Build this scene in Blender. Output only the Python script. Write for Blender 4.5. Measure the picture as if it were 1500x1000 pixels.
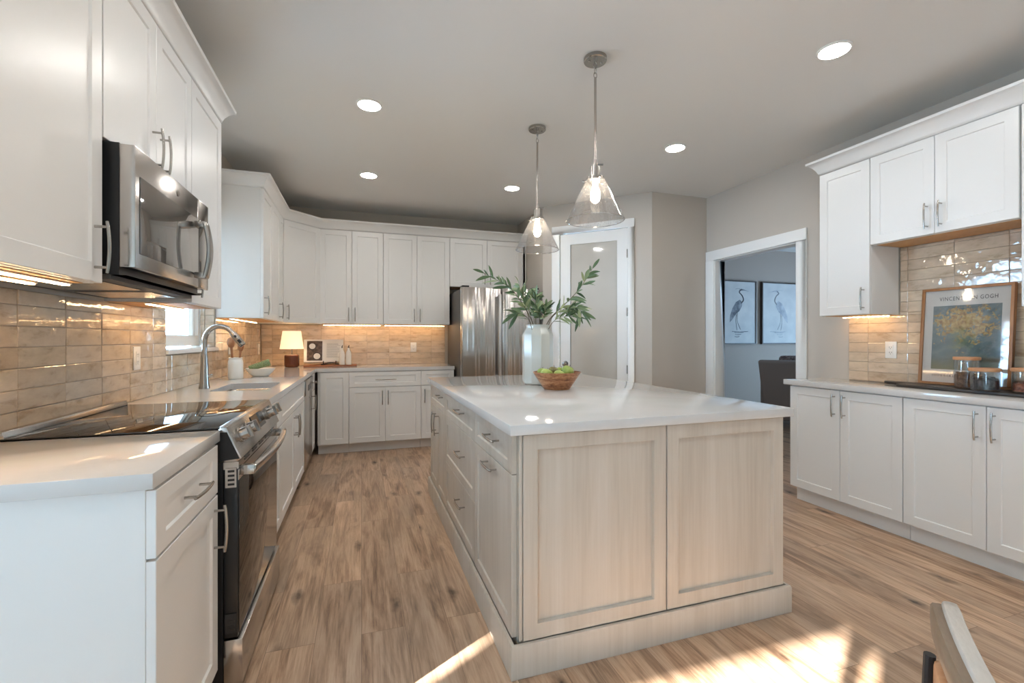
import bpy, bmesh, math, random
from mathutils import Vector, Matrix
random.seed(7)
R = math.radians
for o in list(bpy.data.objects):
    bpy.data.objects.remove(o)
SC = bpy.context.scene
COL = SC.collection

# ------------------------------------------------------------------ camera, sky, sun, exposure
cam_d = bpy.data.cameras.new('camera')
cam = bpy.data.objects.new('camera', cam_d)
COL.objects.link(cam)
cam.location = (0, 0, 1.224)
cam.rotation_euler = (R(90), 0, R(-18.280))
cam_d.sensor_width = 36.0
cam_d.lens = 36.0 * 667.48 / 1500.0
cam_d.shift_y = -3.82 / 1500.0
cam_d.clip_start = 0.02
cam_d.clip_end = 200
SC.camera = cam

world = bpy.data.worlds.new('sky')
SC.world = world
world.use_nodes = True
wn = world.node_tree.nodes
wl = world.node_tree.links
wn.clear()
w_out = wn.new('ShaderNodeOutputWorld')
w_bg = wn.new('ShaderNodeBackground')
w_geo = wn.new('ShaderNodeTexCoord')
w_sep = wn.new('ShaderNodeSeparateXYZ')
w_ramp = wn.new('ShaderNodeValToRGB')
w_ramp.color_ramp.elements[0].position = 0.47
w_ramp.color_ramp.elements[0].color = (0.46, 0.70, 0.98, 1)
w_ramp.color_ramp.elements[1].position = 0.53
w_ramp.color_ramp.elements[1].color = (0.40, 0.69, 1.0, 1)
w_map = wn.new('ShaderNodeMapRange')
w_map.inputs['From Min'].default_value = -1
w_map.inputs['From Max'].default_value = 1
wl.new(w_geo.outputs['Generated'], w_sep.inputs[0])
wl.new(w_sep.outputs['Z'], w_map.inputs['Value'])
wl.new(w_map.outputs[0], w_ramp.inputs[0])
wl.new(w_ramp.outputs[0], w_bg.inputs['Color'])
w_bg.inputs['Strength'].default_value = 19.0
wl.new(w_bg.outputs[0], w_out.inputs[0])

sun_d = bpy.data.lights.new('sun', 'SUN')
sun_d.energy = 42.0
sun_d.angle = R(0.3)
sun_d.color = (1.0, 0.97, 0.92)
sun = bpy.data.objects.new('sun', sun_d)
COL.objects.link(sun)
SUN_DIR = Vector((0.866, 0.5, -math.tan(R(14.0))))
sun.rotation_euler = SUN_DIR.to_track_quat('-Z', 'Y').to_euler()
sun.location = (-8, -5, 4)

SC.view_settings.view_transform = 'Standard'
SC.view_settings.look = 'None'
SC.view_settings.exposure = 0.95
SC.view_settings.gamma = 1.0
SC.view_settings.use_curve_mapping = False
SC.cycles.max_bounces = 10
SC.cycles.diffuse_bounces = 6
SC.cycles.glossy_bounces = 5
SC.cycles.transparent_max_bounces = 12
SC.cycles.caustics_reflective = False
SC.cycles.caustics_refractive = False
SC.cycles.sample_clamp_indirect = 6.0
SC.cycles.use_denoising = True

def portal(name, loc, rot, sx, sy):
    d = bpy.data.lights.new(name, 'AREA')
    d.shape = 'RECTANGLE'
    d.size = sx
    d.size_y = sy
    d.cycles.is_portal = True
    o = bpy.data.objects.new(name, d)
    o.location = loc
    o.rotation_euler = rot
    COL.objects.link(o)
    return o

# ------------------------------------------------------------------ materials
MATS = {}

def mat(name, color=(0.8, 0.8, 0.8), rough=0.5, metal=0.0, spec=0.5, emit=None, estr=0.0, coat=0.0):
    m = bpy.data.materials.new(name)
    m.use_nodes = True
    b = m.node_tree.nodes['Principled BSDF']
    b.inputs['Base Color'].default_value = (*color, 1)
    b.inputs['Roughness'].default_value = rough
    b.inputs['Metallic'].default_value = metal
    b.inputs['Specular IOR Level'].default_value = spec
    if coat:
        b.inputs['Coat Weight'].default_value = coat
        b.inputs['Coat Roughness'].default_value = 0.03
    if emit:
        b.inputs['Emission Color'].default_value = (*emit, 1)
        b.inputs['Emission Strength'].default_value = estr
    MATS[name] = m
    return m

class NT:
    """small helper for building node trees"""
    def __init__(s, m):
        s.m = m
        s.n = m.node_tree.nodes
        s.l = m.node_tree.links
        s.b = s.n.get('Principled BSDF')
    def new(s, t, **kw):
        x = s.n.new(t)
        for k, v in kw.items():
            setattr(x, k, v)
        return x
    def link(s, a, b):
        s.l.new(a, b)
    def coords(s, scale=(1, 1, 1), rot=(0, 0, 0), out='Object', loc=(0, 0, 0)):
        tc = s.new('ShaderNodeTexCoord')
        mp = s.new('ShaderNodeMapping')
        mp.inputs['Scale'].default_value = scale
        mp.inputs['Rotation'].default_value = rot
        mp.inputs['Location'].default_value = loc
        s.link(tc.outputs[out], mp.inputs['Vector'])
        return mp.outputs[0]
    def noise(s, vec, scale=5, detail=4, rough=0.5, dist=0.0):
        x = s.new('ShaderNodeTexNoise')
        x.inputs['Scale'].default_value = scale
        x.inputs['Detail'].default_value = detail
        x.inputs['Roughness'].default_value = rough
        x.inputs['Distortion'].default_value = dist
        if vec is not None:
            s.link(vec, x.inputs['Vector'])
        return x
    def ramp(s, fac, stops):
        x = s.new('ShaderNodeValToRGB')
        cr = x.color_ramp
        while len(cr.elements) < len(stops):
            cr.elements.new(0.5)
        for e, (p, c) in zip(cr.elements, stops):
            e.position = p
            e.color = (*c, 1) if len(c) == 3 else c
        s.link(fac, x.inputs[0])
        return x.outputs[0]
    def mix(s, fac, a, b, mode='MIX'):
        x = s.new('ShaderNodeMix', data_type='RGBA', blend_type=mode)
        for sock, v in ((x.inputs[0], fac), (x.inputs[6], a), (x.inputs[7], b)):
            if hasattr(v, 'default_value') or hasattr(v, 'is_output'):
                s.link(v, sock)
            elif isinstance(v, (tuple, list)):
                sock.default_value = (*v, 1)
            else:
                sock.default_value = v
        return x.outputs[2]
    def math(s, op, a, b=None, c=None):
        x = s.new('ShaderNodeMath', operation=op)
        for i, v in enumerate((a, b, c)):
            if v is None:
                continue
            if hasattr(v, 'is_output'):
                s.link(v, x.inputs[i])
            else:
                x.inputs[i].default_value = v
        return x.outputs[0]
    def bump(s, h, strength=0.2, dist=0.01):
        x = s.new('ShaderNodeBump')
        x.inputs['Strength'].default_value = strength
        x.inputs['Distance'].default_value = dist
        s.link(h, x.inputs['Height'])
        s.link(x.outputs[0], s.b.inputs['Normal'])
    def color(s, c):
        s.link(c, s.b.inputs['Base Color'])

WHITE = mat('cabinet_paint', (0.77, 0.76, 0.735), 0.32)
t = NT(WHITE); nz = t.noise(t.coords((1, 1, 1)), 60, 3); t.bump(nz.outputs[0], 0.02, 0.002)
WALLP = mat('wall_paint', (0.53, 0.475, 0.41), 0.75)
t = NT(WALLP); nz = t.noise(t.coords(), 180, 3); t.bump(nz.outputs[0], 0.05, 0.002)
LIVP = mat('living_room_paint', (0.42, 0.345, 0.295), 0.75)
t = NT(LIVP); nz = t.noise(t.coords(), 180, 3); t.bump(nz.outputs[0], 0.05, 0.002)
CEIL = mat('ceiling_paint', (0.74, 0.735, 0.715), 0.85)
t = NT(CEIL); nz = t.noise(t.coords(), 120, 3); t.bump(nz.outputs[0], 0.05, 0.002)
TRIM = mat('trim_paint', (0.84, 0.83, 0.80), 0.3)
t = NT(TRIM); nz = t.noise(t.coords(), 50, 2); t.bump(nz.outputs[0], 0.02, 0.002)
QUARTZ = mat('white_quartz', (0.82, 0.79, 0.75), 0.07)
t = NT(QUARTZ)
n1 = t.noise(t.coords((1, 1, 1)), 3.0, 6, 0.6, 0.8)
t.color(t.ramp(n1.outputs[0], [(0.35, (0.61, 0.60, 0.58)), (0.55, (0.64, 0.63, 0.615)), (0.75, (0.62, 0.61, 0.595))]))
NICKEL = mat('brushed_nickel', (0.43, 0.405, 0.375), 0.24, 1.0)
t = NT(NICKEL); nz = t.noise(t.coords((1, 1, 1)), 300, 2); t.bump(nz.outputs[0], 0.04, 0.001)
STEEL = mat('stainless_steel', (0.54, 0.51, 0.48), 0.20, 1.0)
t = NT(STEEL); nz = t.noise(t.coords((1, 1, 40)), 6, 3); t.bump(nz.outputs[0], 0.03, 0.003)
FRIDGE_STEEL = mat('fridge_steel', (0.56, 0.535, 0.51), 0.22, 1.0)
t = NT(FRIDGE_STEEL); nz = t.noise(t.coords((7.0, 7.0, 0.12)), 1.6, 2); t.bump(nz.outputs[0], 0.8, 0.03)
BARSTEEL = mat('satin_bar_steel', (0.66, 0.66, 0.66), 0.38, 1.0)
t = NT(BARSTEEL); nz = t.noise(t.coords((1, 1, 30)), 6, 2); t.bump(nz.outputs[0], 0.03, 0.002)
BLACK = mat('black_plastic', (0.012, 0.012, 0.013), 0.35)
t = NT(BLACK); nz = t.noise(t.coords(), 200, 2); t.bump(nz.outputs[0], 0.03, 0.001)
DARKGREY = mat('dark_grey_side', (0.085, 0.078, 0.072), 0.5)
t = NT(DARKGREY); nz = t.noise(t.coords(), 250, 2); t.bump(nz.outputs[0], 0.06, 0.001)
CERAN = mat('black_ceramic_glass', (0.010, 0.008, 0.007), 0.02, spec=0.6)
t = NT(CERAN); nz = t.noise(t.coords(), 2, 1); t.bump(nz.outputs[0], 0.01, 0.001)
OVENGLASS = mat('oven_glass', (0.018, 0.011, 0.008), 0.03, spec=0.9)
t = NT(OVENGLASS); nz = t.noise(t.coords(), 2, 1); t.bump(nz.outputs[0], 0.01, 0.001)
MWGLASS = mat('microwave_glass', (0.10, 0.09, 0.08), 0.05, spec=1.0, coat=1.0)
t = NT(MWGLASS); nz = t.noise(t.coords(), 2, 1); t.bump(nz.outputs[0], 0.01, 0.001)
FROST = mat('frosted_pane', (0.56, 0.53, 0.47), 0.06, spec=0.6)
t = NT(FROST); nz = t.noise(t.coords(), 3, 2); t.color(t.ramp(nz.outputs[0], [(0.3, (0.54, 0.51, 0.455)), (0.7, (0.58, 0.55, 0.49))]))
PLASTIC = mat('white_plastic', (0.86, 0.84, 0.80), 0.3)
t = NT(PLASTIC); nz = t.noise(t.coords(), 90, 2); t.bump(nz.outputs[0], 0.02, 0.001)
CERAMIC = mat('cream_ceramic', (0.80, 0.765, 0.70), 0.18)
t = NT(CERAMIC); nz = t.noise(t.coords(), 14, 4); t.bump(nz.outputs[0], 0.08, 0.004)
VASE = mat('pale_sage_ceramic', (0.58, 0.58, 0.53), 0.2)
t = NT(VASE); nz = t.noise(t.coords((1, 1, .3)), 7, 3); t.color(t.ramp(nz.outputs[0], [(0.3, (0.54, 0.545, 0.49)), (0.7, (0.59, 0.59, 0.54))]))
GROUT = mat('grout', (0.40, 0.335, 0.265), 0.9)
t = NT(GROUT); nz = t.noise(t.coords(), 120, 2); t.bump(nz.outputs[0], 0.1, 0.002)

def wood(name, stops, rough=0.45, grain=(9, 9, 0.7), fine=55, bump=0.05):
    m = mat(name, stops[0][1], rough)
    t = NT(m)
    big = t.noise(t.coords(grain), 1.6, 4, 0.55, 0.6)
    fin = t.noise(t.coords((grain[0] * 6, grain[1] * 6, grain[2] * 2)), 2.2, 5, 0.65)
    f = t.math('ADD', t.math('MULTIPLY', big.outputs[0], 0.62), t.math('MULTIPLY', fin.outputs[0], 0.38))
    t.color(t.ramp(f, stops))
    t.bump(fin.outputs[0], bump, 0.002)
    return m

BOUNCEFLOOR = mat('pale_bounce_floor', (0.60, 0.60, 0.59), 0.5)  # pale grey picked to bounce neutral light
t = NT(BOUNCEFLOOR); nz = t.noise(t.coords(), 3, 5); t.color(t.ramp(nz.outputs[0], [(0.3, (0.55, 0.55, 0.54)), (0.7, (0.66, 0.66, 0.65))]))
ISLAND = wood('pale_stained_maple', [(0.32, (0.465, 0.405, 0.335)), (0.50, (0.545, 0.485, 0.41)), (0.68, (0.60, 0.545, 0.475))], 0.42, (6, 6, 0.55))
NATWOOD = wood('natural_maple_underside', [(0.3, (0.50, 0.26, 0.10)), (0.5, (0.60, 0.33, 0.14)), (0.7, (0.66, 0.38, 0.17))], 0.5, (5, 2, 5))
OAKFRAME = wood('oak_picture_frame', [(0.3, (0.28, 0.12, 0.045)), (0.5, (0.36, 0.165, 0.065)), (0.7, (0.43, 0.21, 0.09))], 0.4, (12, 12, 2))
BOWLWOOD = wood('acacia_wood', [(0.38, (0.15, 0.05, 0.02)), (0.47, (0.33, 0.13, 0.052)), (0.54, (0.45, 0.205, 0.09)), (0.62, (0.62, 0.36, 0.19))], 0.32, (4, 4, 26))
SPOON = wood('spoon_wood', [(0.3, (0.26, 0.10, 0.04)), (0.5, (0.36, 0.155, 0.065)), (0.7, (0.45, 0.21, 0.095))], 0.45, (20, 20, 3))
LIDWOOD = wood('lid_wood', [(0.3, (0.46, 0.21, 0.095)), (0.5, (0.56, 0.28, 0.135)), (0.7, (0.64, 0.35, 0.18))], 0.45, (12, 3, 12))
CHAIRWOOD = wood('pale_skylit_chair_wood', [(0.3, (0.50, 0.45, 0.39)), (0.5, (0.58, 0.53, 0.47)), (0.7, (0.64, 0.59, 0.53))], 0.22, (4, 18, 18))  # paled so the colour carries sky light on the rail top
DARKWOOD = wood('dark_walnut_board', [(0.3, (0.022, 0.016, 0.012)), (0.5, (0.035, 0.026, 0.02)), (0.7, (0.055, 0.04, 0.03))], 0.4, (10, 1.5, 10))
BOARD = wood('brown_board', [(0.3, (0.22, 0.075, 0.03)), (0.5, (0.30, 0.115, 0.05)), (0.7, (0.38, 0.16, 0.07))], 0.4, (1.5, 10, 10))
BROWNBASE = wood('dark_amber_base', [(0.3, (0.07, 0.022, 0.012)), (0.5, (0.11, 0.035, 0.018)), (0.7, (0.16, 0.055, 0.03))], 0.15, (3, 3, 3))
RAILSHADE = wood('shaded_brown_edge', [(0.3, (0.17, 0.115, 0.07)), (0.5, (0.22, 0.15, 0.095)), (0.7, (0.27, 0.19, 0.125))], 0.4, (4, 18, 18))  # brown-stained edge, with the shade of its left side put into the colour
STICK = wood('branch_bark', [(0.3, (0.08, 0.06, 0.035)), (0.6, (0.15, 0.12, 0.07)), (0.8, (0.2, 0.17, 0.10))], 0.7, (40, 40, 20))

# plank floor: boards run along y
FLOOR = mat('oak_plank_floor', (0.4, 0.25, 0.15), 0.33)
t = NT(FLOOR)
tc = t.new('ShaderNodeTexCoord')
sp = t.new('ShaderNodeSeparateXYZ'); t.link(tc.outputs['Object'], sp.inputs[0])
cb = t.new('ShaderNodeCombineXYZ'); t.link(sp.outputs['Y'], cb.inputs['X']); t.link(sp.outputs['X'], cb.inputs['Y'])
def brick(c1, c2, mortar, msize):
    b = t.new('ShaderNodeTexBrick')
    b.offset = 0.37; b.offset_frequency = 2; b.squash = 1.0
    b.inputs['Color1'].default_value = (*c1, 1); b.inputs['Color2'].default_value = (*c2, 1)
    b.inputs['Mortar'].default_value = (*mortar, 1)
    b.inputs['Scale'].default_value = 1.0
    b.inputs['Mortar Size'].default_value = msize
    b.inputs['Mortar Smooth'].default_value = 0.2
    b.inputs['Brick Width'].default_value = 1.22
    b.inputs['Row Height'].default_value = 0.178
    t.link(cb.outputs[0], b.inputs['Vector'])
    return b
bk = brick((0, 0, 0), (1, 1, 1), (0.5, 0.5, 0.5), 0.0)
seam = brick((1, 1, 1), (1, 1, 1), (0, 0, 0), 0.0010)
rnd = t.new('ShaderNodeSeparateColor'); t.link(bk.outputs['Color'], rnd.inputs[0])
off = t.math('MULTIPLY', rnd.outputs[0], 37.0)
def plankvec(sx, sy):
    c = t.new('ShaderNodeCombineXYZ')
    t.link(t.math('ADD', t.math('MULTIPLY', sp.outputs['X'], sx), off), c.inputs['X'])
    t.link(t.math('ADD', t.math('MULTIPLY', sp.outputs['Y'], sy), off), c.inputs['Y'])
    t.link(off, c.inputs['Z'])
    return c.outputs[0]
g1 = t.noise(plankvec(9.0, 1.1), 1.5, 5, 0.6, 1.1)
g2 = t.noise(plankvec(70, 3.0), 1.5, 6, 0.7, 0.3)
g3 = t.noise(plankvec(3.0, 1.0), 1.0, 3, 0.5)
kn = t.new('ShaderNodeTexVoronoi'); kn.inputs['Scale'].default_value = 1.0
kw = t.noise(plankvec(14, 9), 1.2, 3, 0.6)
kv = t.new('ShaderNodeVectorMath', operation='ADD')
kvs = t.new('ShaderNodeVectorMath', operation='SCALE'); kvs.inputs['Scale'].default_value = 0.28
t.link(kw.outputs['Color'], kvs.inputs[0])
t.link(plankvec(6.0, 2.3), kv.inputs[0]); t.link(kvs.outputs[0], kv.inputs[1])
t.link(kv.outputs[0], kn.inputs['Vector'])
knot = t.ramp(kn.outputs['Distance'], [(0.03, (1, 1, 1)), (0.09, (0.55, 0.55, 0.55)), (0.20, (0, 0, 0))])
val = t.math('ADD', t.math('MULTIPLY', g1.outputs[0], 0.58), t.math('MULTIPLY', g2.outputs[0], 0.42))
base = t.ramp(val, [(0.33, (0.15, 0.083, 0.050)), (0.43, (0.355, 0.220, 0.138)), (0.51, (0.54, 0.36, 0.238)), (0.62, (0.69, 0.50, 0.36))])
tone = t.mix(rnd.outputs[0], (0.80, 0.78, 0.76), (1.12, 1.10, 1.06))
c0 = t.mix(1.0, base, tone, 'MULTIPLY')
grey = t.mix(t.ramp(g3.outputs[0], [(0.40, (0, 0, 0)), (0.70, (0.55, 0.55, 0.55))]), c0, (0.32, 0.245, 0.18))
c1 = t.mix(knot, grey, (0.055, 0.03, 0.018))
c2 = t.mix(t.math('SUBTRACT', 1.0, seam.outputs['Color']), c1, (0.20, 0.125, 0.078))
t.color(c2)
t.bump(t.math('ADD', t.math('MULTIPLY', g2.outputs[0], 0.3), seam.outputs['Color']), 0.12, 0.002)
rr = t.new('ShaderNodeMapRange'); rr.inputs['To Min'].default_value = 0.28; rr.inputs['To Max'].default_value = 0.46
t.link(g2.outputs[0], rr.inputs['Value']); t.link(rr.outputs[0], t.b.inputs['Roughness'])

# handmade glazed tile: hue varies from tile to tile
TILE = mat('glazed_tile', (0.55, 0.45, 0.35), 0.06, spec=0.55, coat=0.5)
t = NT(TILE)
geo = t.new('ShaderNodeNewGeometry')
ri = geo.outputs['Random Per Island']
pc = t.coords()
ad = t.new('ShaderNodeVectorMath', operation='ADD')
cbx = t.new('ShaderNodeCombineXYZ')
t.link(t.math('MULTIPLY', ri, 30.0), cbx.inputs[0]); t.link(t.math('MULTIPLY', ri, 11.0), cbx.inputs[2])
t.link(pc, ad.inputs[0]); t.link(cbx.outputs[0], ad.inputs[1])
mpx = t.new('ShaderNodeMapping'); mpx.inputs['Scale'].default_value = (1, 1, 2.6); t.link(ad.outputs[0], mpx.inputs[0])
mott = t.noise(mpx.outputs[0], 9, 5, 0.6, 0.25)
wave = t.noise(ad.outputs[0], 16, 2, 0.4)
tb = t.ramp(ri, [(0.0, (0.56, 0.44, 0.325)), (0.3, (0.67, 0.555, 0.42)), (0.6, (0.62, 0.50, 0.375)), (0.85, (0.72, 0.61, 0.485)), (1.0, (0.59, 0.475, 0.36))])
tm = t.ramp(mott.outputs[0], [(0.28, (0.66, 0.60, 0.53)), (0.44, (0.94, 0.92, 0.90)), (0.72, (1.12, 1.11, 1.09))])
t.color(t.mix(1.0, tb, tm, 'MULTIPLY'))
t.bump(wave.outputs[0], 0.5, 0.006)

def glass_mat(name, tint=(1, 1, 1), seeds=False, gloss=0.06):
    m = bpy.data.materials.new(name); m.use_nodes = True
    n = m.node_tree.nodes; l = m.node_tree.links
    n.clear()
    out = n.new('ShaderNodeOutputMaterial')
    tr = n.new('ShaderNodeBsdfTransparent'); tr.inputs[0].default_value = (*tint, 1)
    gl = n.new('ShaderNodeBsdfGlossy'); gl.inputs['Roughness'].default_value = 0.04
    mx = n.new('ShaderNodeMixShader')
    fr = n.new('ShaderNodeLayerWeight'); fr.inputs['Blend'].default_value = 0.22
    ma = n.new('ShaderNodeMath'); ma.operation = 'MULTIPLY_ADD'
    ma.inputs[1].default_value = 0.6; ma.inputs[2].default_value = gloss
    l.new(fr.outputs['Facing'], ma.inputs[0])
    l.new(tr.outputs[0], mx.inputs[1]); l.new(gl.outputs[0], mx.inputs[2])
    l.new(ma.outputs[0], mx.inputs[0])
    last = mx.outputs[0]
    if seeds:
        tc = n.new('ShaderNodeTexCoord')
        vo = n.new('ShaderNodeTexVoronoi'); vo.inputs['Scale'].default_value = 95
        l.new(tc.outputs['Object'], vo.inputs['Vector'])
        rp = n.new('ShaderNodeValToRGB')
        rp.color_ramp.elements[0].position = 0.12; rp.color_ramp.elements[0].color = (1, 1, 1, 1)
        rp.color_ramp.elements[1].position = 0.30; rp.color_ramp.elements[1].color = (0, 0, 0, 1)
        l.new(vo.outputs['Distance'], rp.inputs[0])
        bp = n.new('ShaderNodeBump'); bp.inputs['Strength'].default_value = 0.5; bp.inputs['Distance'].default_value = 0.002
        l.new(rp.outputs[0], bp.inputs['Height']); l.new(bp.outputs[0], gl.inputs['Normal'])
        df = n.new('ShaderNodeBsdfTranslucent'); df.inputs[0].default_value = (0.9, 0.9, 0.9, 1)
        m2 = n.new('ShaderNodeMixShader')
        mm = n.new('ShaderNodeMath'); mm.operation = 'MULTIPLY_ADD'
        mm.inputs[1].default_value = 0.22; mm.inputs[2].default_value = 0.012
        l.new(rp.outputs[0], mm.inputs[0]); l.new(mm.outputs[0], m2.inputs[0])
        l.new(last, m2.inputs[1]); l.new(df.outputs[0], m2.inputs[2])
        last = m2.outputs[0]
    l.new(last, out.inputs[0])
    MATS[name] = m
    return m
SEEDGLASS = glass_mat('seeded_glass', (0.97, 0.97, 0.97), True, 0.05)
CLEAR = glass_mat('clear_glass', (0.95, 0.96, 0.96), False, 0.05)
RIMGLASS = glass_mat('thick_glass_rim', (0.97, 0.97, 0.97), False, 0.38)
PICGLASS = glass_mat('picture_glass', (0.99, 0.99, 0.99), False, 0.055)
BROWNGLASS = glass_mat('brown_glass', (0.50, 0.30, 0.20), False, 0.05)
WINGLASS = glass_mat('window_glass', (0.97, 0.98, 0.99), False, 0.04)

def emis(name, color, s):
    return mat(name, color, 0.4, emit=color, estr=s)
DISC = emis('downlight_lens', (1.0, 0.97, 0.93), 70)
BULB = emis('bulb_glow', (1.0, 0.82, 0.62), 45)
LED = emis('led_strip_glow', (1.0, 0.66, 0.34), 12)
t = NT(LED)
wv = t.math('FRACT', t.math('MULTIPLY', t.new('ShaderNodeSeparateXYZ').outputs[0], 1.0))
sx = [n for n in t.n if n.type == 'SEPXYZ'][0]
t.link(t.coords((30, 30, 30)), sx.inputs[0])
dots = t.ramp(wv, [(0.30, (0.25, 0.25, 0.25)), (0.40, (1, 1, 1)), (0.75, (1, 1, 1)), (0.85, (0.25, 0.25, 0.25))])
sc_ = t.math('MULTIPLY', dots, 30.0)
t.link(sc_, t.b.inputs['Emission Strength'])
SHADE = mat('linen_lamp_shade', (0.86, 0.74, 0.58), 0.8, emit=(1.0, 0.70, 0.42), estr=0.55)
t = NT(SHADE); nz = t.noise(t.coords((1, 1, 1)), 220, 2); t.bump(nz.outputs[0], 0.15, 0.001)

LEAF = mat('olive_leaf', (0.18, 0.27, 0.12), 0.45)
t = NT(LEAF)
g = t.new('ShaderNodeNewGeometry')
t.color(t.ramp(g.outputs['Random Per Island'], [(0.0, (0.06, 0.115, 0.05)), (0.4, (0.125, 0.195, 0.09)), (0.75, (0.24, 0.31, 0.16)), (1.0, (0.40, 0.43, 0.22))]))
APPLE = mat('green_apple', (0.36, 0.46, 0.10), 0.3)
t = NT(APPLE); nz = t.noise(t.coords(), 24, 4); t.color(t.ramp(nz.outputs[0], [(0.35, (0.28, 0.38, 0.07)), (0.6, (0.42, 0.52, 0.14)), (0.75, (0.50, 0.56, 0.20))]))
PEAR = mat('brown_pear', (0.2, 0.17, 0.05), 0.4)
t = NT(PEAR); nz = t.noise(t.coords(), 40, 4); t.color(t.ramp(nz.outputs[0], [(0.35, (0.13, 0.10, 0.03)), (0.65, (0.27, 0.25, 0.07))]))
CLOTH = mat('sage_cloth', (0.20, 0.28, 0.14), 0.9)
t = NT(CLOTH); nz = t.noise(t.coords(), 160, 3); t.color(t.ramp(nz.outputs[0], [(0.35, (0.13, 0.20, 0.09)), (0.65, (0.30, 0.38, 0.21))])); t.bump(nz.outputs[0], 0.3, 0.002)
PAPER = mat('page_paper', (0.80, 0.76, 0.69), 0.7)
t = NT(PAPER); nz = t.noise(t.coords(), 60, 2); t.bump(nz.outputs[0], 0.02, 0.001)
MATBOARD = mat('poster_paper', (0.68, 0.66, 0.62), 0.7)
t = NT(MATBOARD); nz = t.noise(t.coords(), 60, 2); t.bump(nz.outputs[0], 0.02, 0.001)
INK = mat('black_ink', (0.02, 0.02, 0.022), 0.6)
t = NT(INK); nz = t.noise(t.coords(), 60, 2); t.bump(nz.outputs[0], 0.02, 0.001)
FABRIC = mat('brown_grey_upholstery', (0.25, 0.20, 0.18), 0.85)
t = NT(FABRIC); nz = t.noise(t.coords(), 150, 3); t.bump(nz.outputs[0], 0.2, 0.002)
THROW = mat('patterned_cushion', (0.3, 0.22, 0.2), 0.9)
t = NT(THROW); nz = t.noise(t.coords(), 40, 3); t.color(t.ramp(nz.outputs[0], [(0.4, (0.13, 0.09, 0.09)), (0.6, (0.32, 0.24, 0.22))]))
CANVAS = mat('pale_canvas', (0.66, 0.68, 0.70), 0.7)
t = NT(CANVAS); nz = t.noise(t.coords(), 5, 4); t.color(t.ramp(nz.outputs[0], [(0.3, (0.52, 0.525, 0.53)), (0.7, (0.63, 0.625, 0.61))]))
HERON = mat('slate_wash', (0.17, 0.185, 0.21), 0.7)
t = NT(HERON); nz = t.noise(t.coords(), 9, 4); t.color(t.ramp(nz.outputs[0], [(0.35, (0.09, 0.10, 0.125)), (0.7, (0.34, 0.36, 0.39))]))
HERONPALE = mat('pale_wash', (0.4, 0.42, 0.46), 0.7)
t = NT(HERONPALE); nz = t.noise(t.coords(), 9, 4); t.color(t.ramp(nz.outputs[0], [(0.35, (0.30, 0.32, 0.37)), (0.7, (0.55, 0.57, 0.60))]))
DARKFRAME = mat('dark_brown_frame', (0.05, 0.032, 0.025), 0.5)
t = NT(DARKFRAME); nz = t.noise(t.coords(), 60, 2); t.bump(nz.outputs[0], 0.02, 0.001)
BEANS = mat('dark_roasted_beans', (0.02, 0.02, 0.03), 0.3)
t = NT(BEANS); nz = t.noise(t.coords(), 60, 3); t.color(t.ramp(nz.outputs[0], [(0.4, (0.008, 0.009, 0.014)), (0.65, (0.05, 0.045, 0.055))])); t.bump(nz.outputs[0], 0.6, 0.006)
COOKIE = mat('brown_biscuits', (0.14, 0.06, 0.025), 0.7)
t = NT(COOKIE); nz = t.noise(t.coords(), 70, 3); t.color(t.ramp(nz.outputs[0], [(0.4, (0.09, 0.035, 0.014)), (0.65, (0.22, 0.10, 0.045))])); t.bump(nz.outputs[0], 0.5, 0.004)
REDTEA = mat('red_brown_pieces', (0.25, 0.06, 0.03), 0.4)
t = NT(REDTEA); nz = t.noise(t.coords(), 70, 3); t.color(t.ramp(nz.outputs[0], [(0.4, (0.16, 0.03, 0.015)), (0.6, (0.36, 0.11, 0.05)), (0.8, (0.5, 0.2, 0.12))])); t.bump(nz.outputs[0], 0.6, 0.006)
# soft abstract colour field for the poster
ART = mat('abstract_blue_green_wash', (0.2, 0.27, 0.28), 0.7)
t = NT(ART)
v = t.coords((1, 1, 1))
a1 = t.noise(v, 7, 5, 0.6, 0.8)
a2 = t.noise(t.coords((1, 1, 1), loc=(3, 1, 7)), 5, 4, 0.6, 0.5)
bg = t.ramp(a1.outputs[0], [(0.32, (0.075, 0.115, 0.13)), (0.5, (0.15, 0.21, 0.23)), (0.68, (0.25, 0.31, 0.30))])
ssx = t.new('ShaderNodeSeparateXYZ'); t.link(v, ssx.inputs[0])
band = t.ramp(t.math('ADD', ssx.outputs['Z'], t.math('MULTIPLY', a2.outputs[0], 0.18)), [(0.20, (1, 1, 1)), (0.29, (0, 0, 0))])
c = t.mix(band, bg, (0.20, 0.19, 0.10))
dx = t.math('SUBTRACT', ssx.outputs['X'], 0.225); dz = t.math('SUBTRACT', ssx.outputs['Z'], 0.385)
rad = t.math('SQRT', t.math('ADD', t.math('MULTIPLY', t.math('MULTIPLY', dx, dx), 0.45), t.math('MULTIPLY', dz, dz)))
a3 = t.noise(v, 26, 4, 0.65, 1.2)
blob = t.math('SUBTRACT', t.math('MULTIPLY', a3.outputs[0], 1.7), t.math('MULTIPLY', rad, 3.6))
a4 = t.noise(v, 60, 3, 0.6, 0.5)
warm = t.ramp(a4.outputs[0], [(0.35, (0.30, 0.14, 0.05)), (0.5, (0.50, 0.31, 0.09)), (0.65, (0.62, 0.46, 0.20))])
c = t.mix(t.ramp(blob, [(0.50, (0, 0, 0)), (0.58, (0.85, 0.85, 0.85))]), c, warm)
dz2 = t.math('SUBTRACT', ssx.outputs['Z'], 0.27)
rad2 = t.math('SQRT', t.math('ADD', t.math('MULTIPLY', t.math('MULTIPLY', dx, dx), 0.8), t.math('MULTIPLY', dz2, dz2)))
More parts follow.
